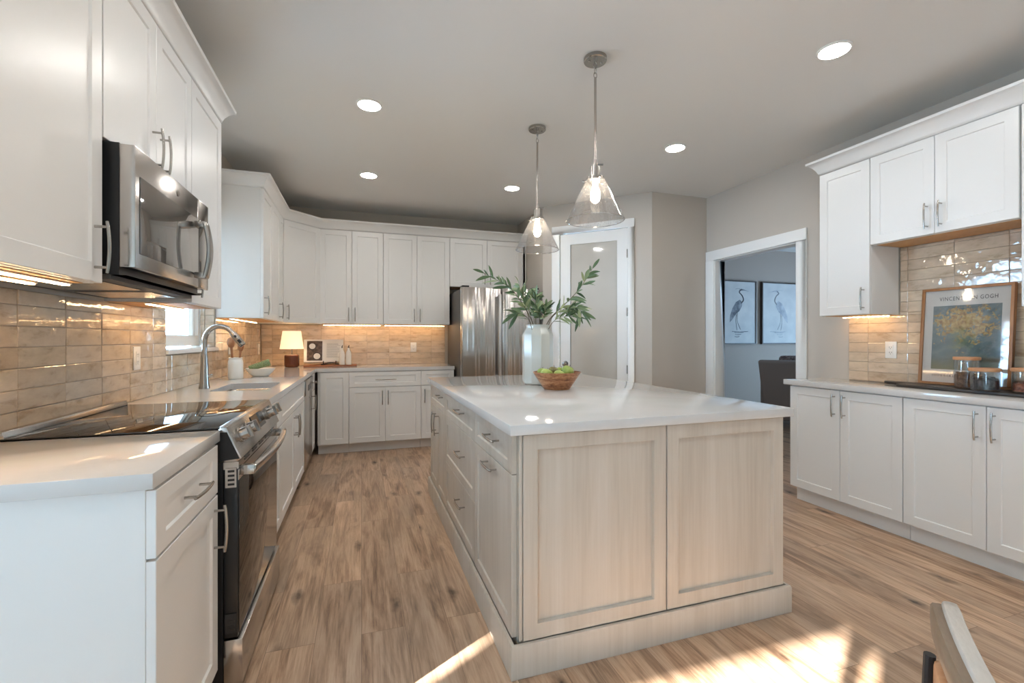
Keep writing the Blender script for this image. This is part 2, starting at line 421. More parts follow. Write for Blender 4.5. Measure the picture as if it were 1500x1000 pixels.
gr = t.math('SUBTRACT', t.math('MULTIPLY', a1.outputs[0], 1.2), t.math('MULTIPLY', rad2, 5.0))
c = t.mix(t.ramp(gr, [(0.22, (0, 0, 0)), (0.40, (0.6, 0.6, 0.6))]), c, (0.20, 0.24, 0.12))
t.color(c)
# cookery photograph page: dark table with pale round shapes
PHOTO = mat('printed_page', (0.12, 0.08, 0.06), 0.5)
t = NT(PHOTO); nz = t.noise(t.coords(), 30, 4); t.color(t.ramp(nz.outputs[0], [(0.35, (0.045, 0.026, 0.018)), (0.7, (0.16, 0.10, 0.07))]))

# ------------------------------------------------------------------ mesh helpers
class MB:
    def __init__(s):
        s.v = []
        s.f = []
    def add(s, vs, fs):
        o = len(s.v)
        s.v += [tuple(p) for p in vs]
        s.f += [tuple(i + o for i in f) for f in fs]
        return s
    def box(s, x0, x1, y0, y1, z0, z1):
        vs = [(x0, y0, z0), (x1, y0, z0), (x1, y1, z0), (x0, y1, z0), (x0, y0, z1), (x1, y0, z1), (x1, y1, z1), (x0, y1, z1)]
        return s.add(vs, [(3, 2, 1, 0), (4, 5, 6, 7), (0, 1, 5, 4), (1, 2, 6, 5), (2, 3, 7, 6), (3, 0, 4, 7)])
    def prism(s, poly, z0, z1, fn=None):
        """poly: list of (a, b); extruded along c from z0 to z1; fn maps (a, b, c) to xyz"""
        fn = fn or (lambda a, b, c: (a, b, c))
        n = len(poly)
        vs = [fn(a, b, z0) for a, b in poly] + [fn(a, b, z1) for a, b in poly]
        fs = [tuple(reversed(range(n))), tuple(range(n, 2 * n))]
        fs += [(i, (i + 1) % n, n + (i + 1) % n, n + i) for i in range(n)]
        return s.add(vs, fs)
    def tube(s, pts, r, n=8, cap=True):
        pts = [Vector(p) for p in pts]
        rr = r if isinstance(r, (list, tuple)) else [r] * len(pts)
        rings = []
        up = None
        for i, p in enumerate(pts):
            d = (pts[min(i + 1, len(pts) - 1)] - pts[max(i - 1, 0)])
            if d.length < 1e-9:
                d = Vector((0, 0, 1))
            d.normalize()
            if up is None:
                up = Vector((0, 0, 1)) if abs(d.z) < 0.9 else Vector((1, 0, 0))
            a = d.cross(up)
            if a.length < 1e-6:
                a = d.orthogonal()
            a.normalize()
            b = a.cross(d).normalized()
            up = b
            rings.append([p + (a * math.cos(2 * math.pi * k / n) + b * math.sin(2 * math.pi * k / n)) * rr[i] for k in range(n)])
        vs = [q for ring in rings for q in ring]
        fs = []
        for i in range(len(pts) - 1):
            for k in range(n):
                fs.append((i * n + k, i * n + (k + 1) % n, (i + 1) * n + (k + 1) % n, (i + 1) * n + k))
        if cap:
            fs.append(tuple(reversed(range(n))))
            fs.append(tuple((len(pts) - 1) * n + k for k in range(n)))
        return s.add(vs, fs)
    def lathe(s, prof, n=32, c=(0, 0, 0), rot=0.0, cap=True):
        vs = []
        fs = []
        m = len(prof)
        for r, z in prof:
            for k in range(n):
                a = 2 * math.pi * k / n + rot
                vs.append((c[0] + r * math.cos(a), c[1] + r * math.sin(a), c[2] + z))
        for i in range(m - 1):
            for k in range(n):
                fs.append((i * n + k, i * n + (k + 1) % n, (i + 1) * n + (k + 1) % n, (i + 1) * n + k))
        if cap:
            if prof[0][0] > 1e-6:
                fs.append(tuple(reversed(range(n))))
            if prof[-1][0] > 1e-6:
                fs.append(tuple((m - 1) * n + k for k in range(n)))
        return s.add(vs, fs)
    def sphere(s, c, rx, ry=None, rz=None, n=16, m=10):
        ry = ry or rx
        rz = rz or rx
        vs = [(c[0], c[1], c[2] - rz)]
        for i in range(1, m):
            t = math.pi * i / m - math.pi / 2
            for k in range(n):
                a = 2 * math.pi * k / n
                vs.append((c[0] + rx * math.cos(t) * math.cos(a), c[1] + ry * math.cos(t) * math.sin(a), c[2] + rz * math.sin(t)))
        vs.append((c[0], c[1], c[2] + rz))
        fs = [(0, 1 + (k + 1) % n, 1 + k) for k in range(n)]
        for i in range(m - 2):
            for k in range(n):
                fs.append((1 + i * n + k, 1 + i * n + (k + 1) % n, 1 + (i + 1) * n + (k + 1) % n, 1 + (i + 1) * n + k))
        L = len(vs) - 1
        fs += [(L, 1 + (m - 2) * n + k, 1 + (m - 2) * n + (k + 1) % n) for k in range(n)]
        return s.add(vs, fs)
    def map(s, fn):
        s.v = [tuple(fn(*p)) for p in s.v]
        return s
    def build(s, name, material, parent=None, bevel=0.0, seg=2, smooth=True, angle=35, fixn=True):
        me = bpy.data.meshes.new(name)
        bm = bmesh.new()
        vv = [bm.verts.new(p) for p in s.v]
        for f in s.f:
            try:
                bm.faces.new([vv[i] for i in f])
            except ValueError:
                pass
        bmesh.ops.remove_doubles(bm, verts=bm.verts, dist=1e-6)
        if fixn:
            bmesh.ops.recalc_face_normals(bm, faces=bm.faces)
        if bevel:
            ed = [e for e in bm.edges if len(e.link_faces) == 2 and e.calc_face_angle(0) > R(30)]
            bmesh.ops.bevel(bm, geom=ed, offset=bevel, segments=seg, affect='EDGES', profile=0.5)
        if smooth:
            for f in bm.faces:
                f.smooth = True
            for e in bm.edges:
                if len(e.link_faces) == 2 and e.calc_face_angle(0) > R(angle):
                    e.smooth = False
        bm.to_mesh(me)
        bm.free()
        me.materials.append(material)
        o = bpy.data.objects.new(name, me)
        COL.objects.link(o)
        if parent is not None:
            o.parent = parent
        return o

def tag(o, label, cat, group=None):
    o['label'] = label
    o['category'] = cat
    if group:
        o['group'] = group
    return o
def thing(name, label, cat, loc=(0, 0, 0), rz=0.0, group=None):
    o = bpy.data.objects.new(name, None)
    o.empty_display_size = 0.05
    COL.objects.link(o)
    o.location = loc
    o.rotation_euler = (0, 0, rz)
    return tag(o, label, cat, group)
def struct(name, mb, m, bevel=0.0, parent=None, **k):
    o = mb.build(name, m, parent, bevel=bevel, **k)
    o['kind'] = 'structure'
    return o
def copy_tree(o, parent=None):
    c = o.copy()
    COL.objects.link(c)
    c.parent = parent
    for ch in list(o.children):
        copy_tree(ch, c)
    return c
def arc(c, r, a0, a1, n, plane='xz'):
    out = []
    for i in range(n + 1):
        a = R(a0 + (a1 - a0) * i / n)
        p = (c[0] + r * math.cos(a), c[1], c[2] + r * math.sin(a)) if plane == 'xz' else (c[0], c[1] + r * math.cos(a), c[2] + r * math.sin(a))
        out.append(p)
    return out
def bez(p, n=12):
    """Catmull-Rom through the points"""
    p = [Vector(q) for q in p]
    q = [p[0] * 2 - p[1]] + p + [p[-1] * 2 - p[-2]]
    out = []
    for i in range(1, len(q) - 2):
        for k in range(n):
            t = k / n
            out.append(0.5 * ((2 * q[i]) + (q[i + 1] - q[i - 1]) * t + (2 * q[i - 1] - 5 * q[i] + 4 * q[i + 1] - q[i + 2]) * t * t + (3 * q[i] - q[i - 1] - 3 * q[i + 1] + q[i + 2]) * t ** 3))
    out.append(p[-1])
    return out

# ------------------------------------------------------------------ the shell
XW, YW, XR, ZC = -1.085, 5.77, 3.545, 2.745
XFAR, YN = -9.2, -3.4
YD = 1.15                       # the dining side opens left of here
struct('floor', MB().box(XFAR, 9.0, -0.60, 6.2, -0.06, 0), FLOOR)
struct('floor_bounce', MB().box(XFAR, 9.0, YN - 0.15, -0.60, -0.06, 0), BOUNCEFLOOR)  # added unseen slab, reflects neutral light up to the ceiling
struct('ceiling', MB().box(XFAR, 9.0, YN - 0.15, 6.2, ZC, ZC + 0.1), CEIL)
WY0, WY1, WZ0, WZ1 = 3.14, 4.09, 1.145, 2.20
def wall_with_hole(name, axis, a, b, u0, u1, z0, z1, holes, m):
    """vertical wall between planes a and b of the axis; holes are (u0, u1, z0, z1), sorted by u"""
    mb = MB()
    def add(ua, ub, za, zb):
        if ub - ua < 1e-6 or zb - za < 1e-6:
            return
        if axis == 'x':
            mb.box(a, b, ua, ub, za, zb)
        else:
            mb.box(ua, ub, a, b, za, zb)
    u = u0
    for h in holes:
        add(u, h[0], z0, z1)
        add(h[0], h[1], z0, h[2])
        add(h[0], h[1], h[3], z1)
        u = h[1]
    add(u, u1, z0, z1)
    return struct(name, mb, m, smooth=False)
wall_with_hole('wall_left', 'x', XW - 0.16, XW, YD, YW + 0.12, 0, ZC, [(WY0, WY1, WZ0, WZ1)], WALLP)
DIN_HOLES = [(-7.2, -4.7, 0.15, 2.4), (-4.3, -1.6, 0.15, 2.4)]  # unseen openings, added for sky light on the right wall cabinets
wall_with_hole('wall_dining', 'y', YD, YD + 0.12, XFAR, XW - 0.165, 0, ZC, DIN_HOLES, WALLP)
struct('wall_back', MB().box(XW, 1.985, YW, YW + 0.12, 0, ZC), WALLP)
DY0, DY1, DZ = 2.94, 3.90, 2.055
wall_with_hole('wall_right', 'x', XR, XR + 0.115, YN, 6.05, 0, ZC, [(DY0, DY1, 0, DZ)], WALLP)
struct('wall_outer', MB().box(XFAR - 0.12, XFAR, YN, YD + 0.12, 0, ZC), WALLP)
# unseen dining side: window slots cut to shape the sun patches on the floor
def xw(c):
    return (c - 0.87 * 3.4) / 0.5
NEAR_HOLES = [(xw(-1.348) - 0.052, xw(-1.285), 1.9, 2.60), (xw(-0.80), xw(-0.205), 2.20, 2.39), (xw(-0.137) - 0.052, xw(-0.098), 2.0, 2.32),
              (-4.25, -3.65, 0.9, 2.3)]  # added unseen opening, lights the right wall cabinets from the side
wall_with_hole('wall_near', 'y', YN - 0.03, YN, XFAR, XR, 0, ZC, NEAR_HOLES, WALLP)
for h in NEAR_HOLES[3:]:
    portal('daylight_portal', ((h[0] + h[1]) / 2, YN - 0.015, (h[2] + h[3]) / 2), (R(90), 0, 0), h[1] - h[0], h[3] - h[2])
for h in DIN_HOLES:
    portal('daylight_portal', ((h[0] + h[1]) / 2, YD + 0.06, (h[2] + h[3]) / 2), (R(-90), 0, 0), h[1] - h[0], h[3] - h[2])
portal('daylight_portal', (XW - 0.1, (WY0 + WY1) / 2, (WZ0 + WZ1) / 2), (R(90), 0, R(-90)), WY1 - WY0, WZ1 - WZ0)

# pantry: a return beside the fridge, a diagonal wall with the door, a short front wall
PA, PB, PC_ = Vector((1.988, 4.886)), Vector((2.853, 4.021)), Vector((3.545, 4.021))
du = (PB - PA).normalized()
nin = Vector((0.70710678, 0.70710678))          # into the pantry
def diag(u, w, z):
    p = PA + du * u + nin * w
    return (p.x, p.y, z)
DU0, DU1, DH = 0.208, 0.978, 2.405
pm = MB()
pm.box(1.988, 2.09, 4.93, YW + 0.12, 0, ZC)
pm.add([(1.988, 4.886, 0), (2.09, 4.93, 0), (1.988, 4.93, 0), (1.988, 4.886, ZC), (2.09, 4.93, ZC), (1.988, 4.93, ZC)], [(0, 1, 2), (3, 5, 4), (0, 3, 4, 1), (1, 4, 5, 2), (2, 5, 3, 0)])
L = (PB - PA).length
for u0, u1, z0, z1 in ((0, DU0, 0, ZC), (DU1, L, 0, ZC), (DU0, DU1, DH, ZC)):
    pm.add([diag(u0, 0, z0), diag(u1, 0, z0), diag(u1, 0.1, z0), diag(u0, 0.1, z0), diag(u0, 0, z1), diag(u1, 0, z1), diag(u1, 0.1, z1), diag(u0, 0.1, z1)],
           [(3, 2, 1, 0), (4, 5, 6, 7), (0, 1, 5, 4), (1, 2, 6, 5), (2, 3, 7, 6), (3, 0, 4, 7)])
pm.box(2.853, XR, 4.021, 4.12, 0, ZC)
struct('wall_pantry', pm, WALLP, smooth=False)

# pantry door
door = bpy.data.objects.new('door_1', None)
COL.objects.link(door)
door['kind'] = 'structure'
dq = MB()
def dbox(mb, u0, u1, w0, w1, z0, z1):
    return mb.add([diag(u0, w0, z0), diag(u1, w0, z0), diag(u1, w1, z0), diag(u0, w1, z0), diag(u0, w0, z1), diag(u1, w0, z1), diag(u1, w1, z1), diag(u0, w1, z1)],
                  [(3, 2, 1, 0), (4, 5, 6, 7), (0, 1, 5, 4), (1, 2, 6, 5), (2, 3, 7, 6), (3, 0, 4, 7)])
dbox(dq, DU0 + 0.006, DU0 + 0.125, 0.006, 0.042, 0.012, DH - 0.006)
dbox(dq, DU1 - 0.118, DU1 - 0.006, 0.006, 0.042, 0.012, DH - 0.006)
dbox(dq, DU0 + 0.125, DU1 - 0.118, 0.006, 0.042, DH - 0.125, DH - 0.006)
dbox(dq, DU0 + 0.125, DU1 - 0.118, 0.006, 0.042, 0.012, 0.22)
struct('slab', dq, TRIM, parent=door)
pn = MB()
dbox(pn, DU0 + 0.115, DU1 - 0.108, 0.018, 0.026, 0.21, DH - 0.115)
o = struct('pane', pn, FROST, parent=door)
kb = MB()
kc = diag(DU0 + 0.07, 0, 0.945)
for i in range(1):
    prof = [(0.0, 0.062), (0.018, 0.060), (0.026, 0.05), (0.026, 0.036), (0.012, 0.026), (0.011, 0.012), (0.031, 0.010), (0.031, 0.0)]
    kb.lathe(prof, 24)
    kb.map(lambda x, y, z: (kc[0] + du.x * x - nin.x * (z - 0.006), kc[1] + du.y * x - nin.y * (z - 0.006), kc[2] + y))
struct('knob', kb, NICKEL, parent=door)
for hz in (0.28, 0.90, 1.51, 2.13):
    hb = MB()
    dbox(hb, DU1 - 0.014, DU1 + 0.006, -0.004, 0.004, hz - 0.045, hz + 0.045)
    struct('hinge', hb, NICKEL, parent=door)
tm = MB()
for u0, u1, z0, z1 in ((DU0 - 0.089, DU0, 0, DH), (DU1, DU1 + 0.068, 0, DH), (DU0 - 0.089, DU1 + 0.068, DH, DH + 0.089)):
    dbox(tm, u0, u1, -0.018, -0.0005, z0, z1)
struct('trim_1', tm, TRIM, bevel=0.002)

# doorway casing and jambs on the right wall
tm = MB()
for y0, y1, z0, z1 in ((DY0 - 0.095, DY0, 0, DZ), (DY1, DY1 + 0.115, 0, DZ), (DY0 - 0.095, DY1 + 0.115, DZ, DZ + 0.1)):
    tm.box(XR - 0.018, XR - 0.0005, y0, y1, z0, z1)
for y0, y1, z0, z1 in ((DY0, DY0 + 0.012, 0, DZ), (DY1 - 0.012, DY1, 0, DZ), (DY0 + 0.012, DY1 - 0.012, DZ - 0.012, DZ)):
    tm.box(XR - 0.004, XR + 0.12, y0, y1, z0, z1)
struct('trim_2', tm, TRIM, bevel=0.002)
bb = MB().box(2.86, XR - 0.02, 4.005, 4.0205, 0, 0.13)
struct('baseboard_pantry', bb, TRIM, bevel=0.003)
bb = MB().box(XR - 0.015, XR - 0.0005, 2.69, 2.843, 0, 0.13)
struct('baseboard_right', bb, TRIM, bevel=0.003)

# window over the sink: frame set deep in the wall
wf = MB()
X0, X1 = XW - 0.15, XW - 0.095
fy0, fy1, fz0, fz1 = WY0 + 0.002, WY1 - 0.012, WZ0 + 0.03, WZ1 - 0.012
for y0, y1, z0, z1 in ((fy0, fy0 + 0.06, fz0, fz1), (fy1 - 0.045, fy1, fz0, fz1), (fy0 + 0.06, fy1 - 0.045, fz0, fz0 + 0.075), (fy0 + 0.06, fy1 - 0.045, fz1 - 0.045, fz1)):
    wf.box(X0, X1, y0, y1, z0, z1)
for y0, y1, z0, z1 in ((fy1 - 0.085, fy1 - 0.045, fz0 + 0.075, fz1 - 0.045), (fy0 + 0.06, fy0 + 0.10, fz0 + 0.075, fz1 - 0.045)):
    wf.box(X0 + 0.005, X1 - 0.02, y0, y1, z0, z1)
win = struct('window_1', wf, PLASTIC, bevel=0.002)
struct('pane', MB().box(X0 + 0.018, X0 + 0.022, fy0 + 0.06, fy1 - 0.045, fz0 + 0.07, fz1 - 0.04), WINGLASS, parent=win)
struct('sill', MB().box(XW - 0.16, XW + 0.022, WY0 - 0.0, WY1 + 0.03, WZ0 - 0.012, WZ0 + 0.016), TRIM, parent=win, bevel=0.002)

# living room beyond the doorway
LY = 6.05
struct('wall_living_back', MB().box(XR + 0.116, 9.0, LY, LY + 0.12, 0, ZC), LIVP)
wall_with_hole('wall_living_side', 'x', 8.6, 8.72, 1.0, LY, 0, ZC, [(3.4, 4.6, 0.8, 1.8)], LIVP)
struct('wall_living_near', MB().box(XR + 0.116, 8.6, 0.9, 1.0, 0, ZC), LIVP)
portal('daylight_portal', (8.66, 4.0, 1.3), (R(90), 0, R(90)), 1.2, 1.0)

# ------------------------------------------------------------------ glazed tile
PU, PV = 0.2568, 0.0705
def tile_field(name, fn, regions, u_off, label, v_off=0.914, holes=(), extra=None):
    root = thing(name, label, 'backsplash')
    tb, gb = MB(), MB()
    def cellbox(mb, u0, u1, v0, v1, w0, w1, tilt=0.0, f=fn):
        a, b = random.uniform(-tilt, tilt), random.uniform(-tilt, tilt)
        um, vm = (u0 + u1) / 2, (v0 + v1) / 2
        vs = []
        for w, ins in ((w0, 0.0), (w1 - 0.0015, 0.0), (w1, 0.0022)):
            for (u, v) in ((u0 + ins, v0 + ins), (u1 - ins, v0 + ins), (u1 - ins, v1 - ins), (u0 + ins, v1 - ins)):
                ww = w + ((u - um) * a + (v - vm) * b if w > w0 else 0)
                vs.append(f(u, v, ww))
        fs = [(0, 1, 2, 3), (8, 9, 10, 11)]
        for k in (0, 4):
            fs += [(k + i, k + (i + 1) % 4, k + 4 + (i + 1) % 4, k + 4 + i) for i in range(4)]
        mb.add(vs, fs)
    def field(u0, u1, v0, v1, f, uo):
        cellbox(gb, u0, u1, v0, v1, 0.0005, 0.0045, f=f)
        i0 = math.floor((u0 - uo) / PU) - 1
        i1 = math.ceil((u1 - uo) / PU) + 1
        j0 = math.floor((v0 - v_off) / PV) - 1
        j1 = math.ceil((v1 - v_off) / PV) + 1
        for i in range(i0, i1):
            for j in range(j0, j1):
                a0, a1 = max(uo + i * PU, u0) + 0.001, min(uo + (i + 1) * PU, u1) - 0.001
                b0, b1 = max(v_off + j * PV, v0) + 0.001, min(v_off + (j + 1) * PV, v1) - 0.001
                if a1 - a0 > 0.008 and b1 - b0 > 0.008:
                    cellbox(tb, a0, a1, b0, b1, 0.003, 0.0095, 0.013, f=f)
    for r in regions:
        field(*r, fn, u_off)
    if extra:
        for (r, f, uo) in extra:
            field(*r, f, uo)
    tb.build('glazed_tiles', TILE, root, smooth=False)
    gb.build('grout_bed', GROUT, root, smooth=False)
    return root
fl = lambda u, v, w: (XW + w, u, v)
tile_field('tile_backsplash', fl, [(YD + 0.005, WY0, 0.915, 1.388), (WY0, WY1 + 0.0, 0.915, WZ0 - 0.013), (WY1, YW - 0.012, 0.915, 1.388),
           (2.962, WY0, 1.388, 2.43), (WY0, WY1, WZ1 + 0.001, 2.43)], 2.194,
           'glossy tan handmade tile backsplash behind the stove and sink', 0.914,
           extra=[((0.0, 0.093, WZ0 + 0.017, WZ1 - 0.001), lambda u, v, w: (XW - 0.093 + u, WY1 - w, v), 0.03),
                  ((0.0, 0.093, WZ0 + 0.017, WZ1 - 0.001), lambda u, v, w: (XW - 0.093 + u, WY0 + w, v), 0.03)])
tile_field('tile_backsplash', lambda u, v, w: (u, YW - w, v), [(XW + 0.012, 1.008, 0.915, 1.388)], 0.321,
           'tan tile backsplash on the far wall behind lamp and cookbook')
tile_field('tile_backsplash', lambda u, v, w: (XR - w, u, v), [(0.75, 2.50, 0.915, 1.388), (1.42, 2.15, 1.388, 1.850)], 2.36,
           'glossy beige tile backsplash behind the leaning framed poster')

# ------------------------------------------------------------------ cabinetry
def shaker(mb, x0, x1, z0, z1, y=0.0, st=0.057, t=0.020, rec=0.007, sv=None):
    sv = sv or st
    c = 0.0015
    def ring(dx, dz, yy):
        return [(x0 + dx, yy, z0 + dz), (x1 - dx, yy, z0 + dz), (x1 - dx, yy, z1 - dz), (x0 + dx, yy, z1 - dz)]
    rings = [ring(0, 0, y), ring(0, 0, y - t + c), ring(c, c, y - t), ring(sv - 0.001, st - 0.001, y - t), ring(sv, st, y - t + 0.001),
             ring(sv + 0.003, st + 0.003, y - t + rec)]
    vs = [p for r in rings for p in r]
    fs = [(0, 1, 2, 3), (20, 21, 22, 23)]
    for k in range(5):
        fs += [(k * 4 + i, k * 4 + (i + 1) % 4, k * 4 + 4 + (i + 1) % 4, k * 4 + 4 + i) for i in range(4)]
    mb.add(vs, fs)
def pull(parent, x, z, vertical, L=0.155, y=-0.020):
    mb = MB()
    h = L / 2
    pts, rr = [], []
    for i in range(13):
        s = -1 + 2 * i / 12
        pts.append((s * h, -0.030 - 0.006 * (1 - s * s), 0))
        rr.append(0.0048 if abs(s) < 0.95 else 0.0042)
    mb.tube(pts, rr, 8)
    for s in (-0.78, 0.78):
        mb.tube([(s * h, 0.0005, 0), (s * h, -0.032, 0)], 0.0042, 8)
    if vertical:
        mb.map(lambda a, b, c: (x + c, y + b, z + a))
    else:
        mb.map(lambda a, b, c: (x + a, y + b, z + c))
    return mb.build('handle', NICKEL, parent, angle=50)
def cabinet(name, label, loc, rz, W, z0, z1, depth, fronts, m=None, toe=0.0, group=None, cat='cabinet', under=None, toeh=0.105, end=0):
    m = m or WHITE
    root = thing(name, label, cat, loc, rz, group)
    if name == 'sink_cabinet':
        b = MB()
        b.box(0.0005, 0.018, 0.0006, depth, z0, z1).box(W - 0.018, W - 0.0005, 0.0006, depth, z0, z1)
        b.box(0.018, W - 0.018, 0.0006, depth, z0, z0 + 0.018).box(0.018, W - 0.018, depth - 0.006, depth, z0 + 0.018, z1)
        b.box(0.018, W - 0.018, 0.0006, 0.018, DM - 0.02, z1)
        b.build('body', m, root)
    else:
        MB().box(0.0005, W - 0.0005, 0.0006, depth, z0, z1).build('body', m, root, bevel=0.001, seg=1)
    if toe:
        MB().box(0.001, W - 0.001, toe, depth, 0.0, z0 - 0.0005).build('toe_kick', m, root)
    if under:
        MB().box(0.018, W - 0.018, 0.02, depth - 0.002, z0 - 0.0025, z0 - 0.0003).build('underside', under, root)
    for f in fronts:
        kind, x0, x1, a0, a1 = f[:5]
        st = 0.057 if (a1 - a0) > 0.22 else 0.042
        mb = MB()
        shaker(mb, x0 + 0.0015, x1 - 0.0015, a0 + 0.0015, a1 - 0.0015, st=st, sv=0.057 if x1 - x0 > 0.2 else 0.04)
        d = mb.build(kind, m, root, angle=25)
        for hnd in f[5:]:
            pull(d, *hnd)
    return root
ZT0, ZT1 = 0.105, 0.874           # base cabinet body
DB, DM, DT = 0.112, 0.703, 0.870  # door bottom, drawer/door split, drawer top
# --- left run, facing +x; local x runs along +y
XF = -0.478
cabinet('base_cabinet', 'white base cabinet nearest the camera left of the stove, one drawer over one door', (XF, 1.278, 0), R(90), 0.486, ZT0, ZT1, 0.59,
        [('drawer', 0, 0.486, DM + 0.004, DT, (0.243, 0.79, False)), ('door', 0, 0.486, DB, DM, (0.445, 0.60, True))], toe=0.06)
cabinet('base_cabinet', 'narrow white base cabinet between the stove and the sink cabinet', (XF, 2.562, 0), R(90), 0.466, ZT0, ZT1, 0.59,
        [('drawer', 0, 0.466, DM + 0.004, DT), ('door', 0, 0.466, DB, DM)], toe=0.06)
cabinet('sink_cabinet', 'white double door cabinet under the sink with a plain false front', (XF, 3.03, 0), R(90), 1.158, ZT0, ZT1, 0.59,
        [('drawer_front', 0, 1.158, DM + 0.004, DT), ('door', 0, 0.579, DB, DM, (0.54, 0.60, True)), ('door', 0.579, 1.158, DB, DM, (0.618, 0.60, True))], toe=0.06)
cabinet('base_cabinet', 'slim white corner base cabinet right beside the dishwasher', (XF, 4.815, 0), R(90), 0.318, ZT0, ZT1, 0.59,
        [('drawer', 0, 0.30, DM + 0.004, DT, (0.15, 0.79, False)), ('door', 0, 0.30, DB, DM, (0.04, 0.60, True))], toe=0.06)
# --- back run, facing -y
YB = 5.159
cabinet('base_cabinet', 'white corner base cabinet on the far wall with one tall plain door', (-0.436, YB, 0), 0, 0.308, ZT0, ZT1, 0.60,
        [('door', 0.024, 0.308, DB, DT)], toe=0.075)
cabinet('base_cabinet', 'wide white base cabinet on the far wall with one long drawer over two doors', (-0.127, YB, 0), 0, 0.758, ZT0, ZT1, 0.60,
        [('drawer', 0, 0.758, DM + 0.004, DT, (0.379, 0.785, False, 0.22)), ('door', 0, 0.372, DB, DM, (0.342, 0.59, True)), ('door', 0.372, 0.758, DB, DM, (0.402, 0.59, True))], toe=0.075)
cabinet('base_cabinet', 'white base cabinet on the far wall beside the fridge, partly behind the island', (0.632, YB, 0), 0, 0.37, ZT0, ZT1, 0.60,
        [('drawer', 0, 0.37, DM + 0.004, DT, (0.185, 0.785, False)), ('door', 0, 0.37, DB, DM, (0.035, 0.59, True))], toe=0.075)
# --- right wall, facing -x; local x runs along -y
XRB = 3.107
for (ya, yb_), lab in (((2.638, 1.876), 'white two door base cabinet on the right wall nearest the doorway'), ((1.874, 1.10), 'white two door base cabinet under the poster and jars')):
    W = ya - yb_
    h = W / 2
    cabinet('base_cabinet', lab, (XRB + 0.020, ya, 0), R(-90), W, ZT0, ZT1, 0.41,
            [('door', 0, h, DB, DT, (h - 0.035, 0.765, True)), ('door', h, W, DB, DT, (h + 0.035, 0.765, True))], toe=0.05)
# --- uppers
UZ0, UZ1, UD = 1.392, 2.44, 0.312
XU = -0.770
def upper(label, loc, rz, W, fronts, z0=UZ0, depth=UD, under=NATWOOD):
    return cabinet('wall_cabinet', label, loc, rz, W, z0, UZ1, depth, fronts, under=under)
DU_ = UZ1 - 0.002
hz = UZ0 + 0.105
upper('tall white wall cabinet nearest the camera, left of the microwave', (XU, 1.20, 0), R(90), 0.512, [('door', 0, 0.512, UZ0, DU_, (0.468, hz, True))])
upper('white two door wall cabinet above the microwave', (XU, 1.716, 0), R(90), 0.762, [('door', 0, 0.381, 1.842, DU_, (0.346, 1.945, True)), ('door', 0.381, 0.762, 1.842, DU_, (0.416, 1.945, True))], z0=1.842)
upper('tall narrow white wall cabinet between the microwave and the sink window', (XU, 2.482, 0), R(90), 0.473, [('door', 0, 0.473, UZ0, DU_, (0.035, hz, True))])
upper('tall white wall cabinet just right of the sink window, side panel showing', (XU, 4.112, 0), R(90), 1.005,
      [('door', 0, 0.40, UZ0, DU_, (0.035, hz, True)), ('door', 0.40, 0.80, UZ0, DU_, (0.74, hz, True)), ('filler_strip', 0.80, 1.005, UZ0, DU_)])
# diagonal corner unit
cr = thing('wall_cabinet', 'white diagonal corner wall cabinet with a single door', 'cabinet', (0, 0, 0))
cx0, cy0, cx1, cy1 = -0.770, 5.118, -0.441, 5.449
MB().prism([(cx0, cy0), (cx1, cy1), (cx1, YW - 0.012), (XW + 0.012, YW - 0.012), (XW + 0.012, cy0)], UZ0, UZ1).build('body', WHITE, cr)
dl = math.hypot(cx1 - cx0, cy1 - cy0)
dm = MB()
shaker(dm, 0.012, dl - 0.006, UZ0 + 0.0015, DU_ - 0.0015)
ca = math.atan2(cy1 - cy0, cx1 - cx0)
cmap = lambda x, y, z: (cx0 + math.cos(ca) * x - math.sin(ca) * (y - 0.001), cy0 + math.sin(ca) * x + math.cos(ca) * (y - 0.001), z)
dm.map(cmap)
dd = dm.build('door', WHITE, cr, angle=25)
hd = pull(dd, 0.045, hz, True)
for v_ in hd.data.vertices:
    v_.co = Vector(cmap(*v_.co))
YU = 5.450
upper('white two door wall cabinet on the far wall, above lamp and cookbook', (-0.438, YU, 0), 0, 0.675,
      [('door', 0, 0.336, UZ0, DU_, (0.302, hz, True)), ('door', 0.336, 0.675, UZ0, DU_, (0.370, hz, True))])
upper('white two door wall cabinet on the far wall, left beside the fridge', (0.238, YU, 0), 0, 0.768,
      [('door', 0, 0.381, UZ0, DU_, (0.347, hz, True)), ('door', 0.381, 0.768, UZ0, DU_, (0.415, hz, True))])
upper('short white two door wall cabinet over the fridge', (1.008, YU, 0), 0, 0.974,
      [('door', 0, 0.463, 1.855, DU_, (0.428, 1.965, True)), ('door', 0.463, 0.920, 1.855, DU_, (0.498, 1.965, True)), ('filler_strip', 0.920, 0.974, 1.855, DU_)], z0=1.855)
XUR = 3.264
UDR = 0.268
upper('tall white wall cabinet nearest the doorway on the right wall', (XUR, 2.509, 0), R(-90), 0.354, [('door', 0, 0.354, UZ0, DU_, (0.318, hz, True))], depth=UDR)
upper('short white two door wall cabinet above the framed poster', (XUR, 2.153, 0), R(-90), 0.732, [('door', 0, 0.363, 1.853, DU_, (0.328, 1.962, True)), ('door', 0.363, 0.732, 1.853, DU_, (0.398, 1.962, True))], z0=1.853, depth=UDR)
upper('tall white wall cabinet cut off by the right edge of the picture', (XUR, 1.414, 0), R(-90), 0.40, [('door', 0, 0.40, UZ0, DU_, (0.036, hz, True))], depth=UDR)

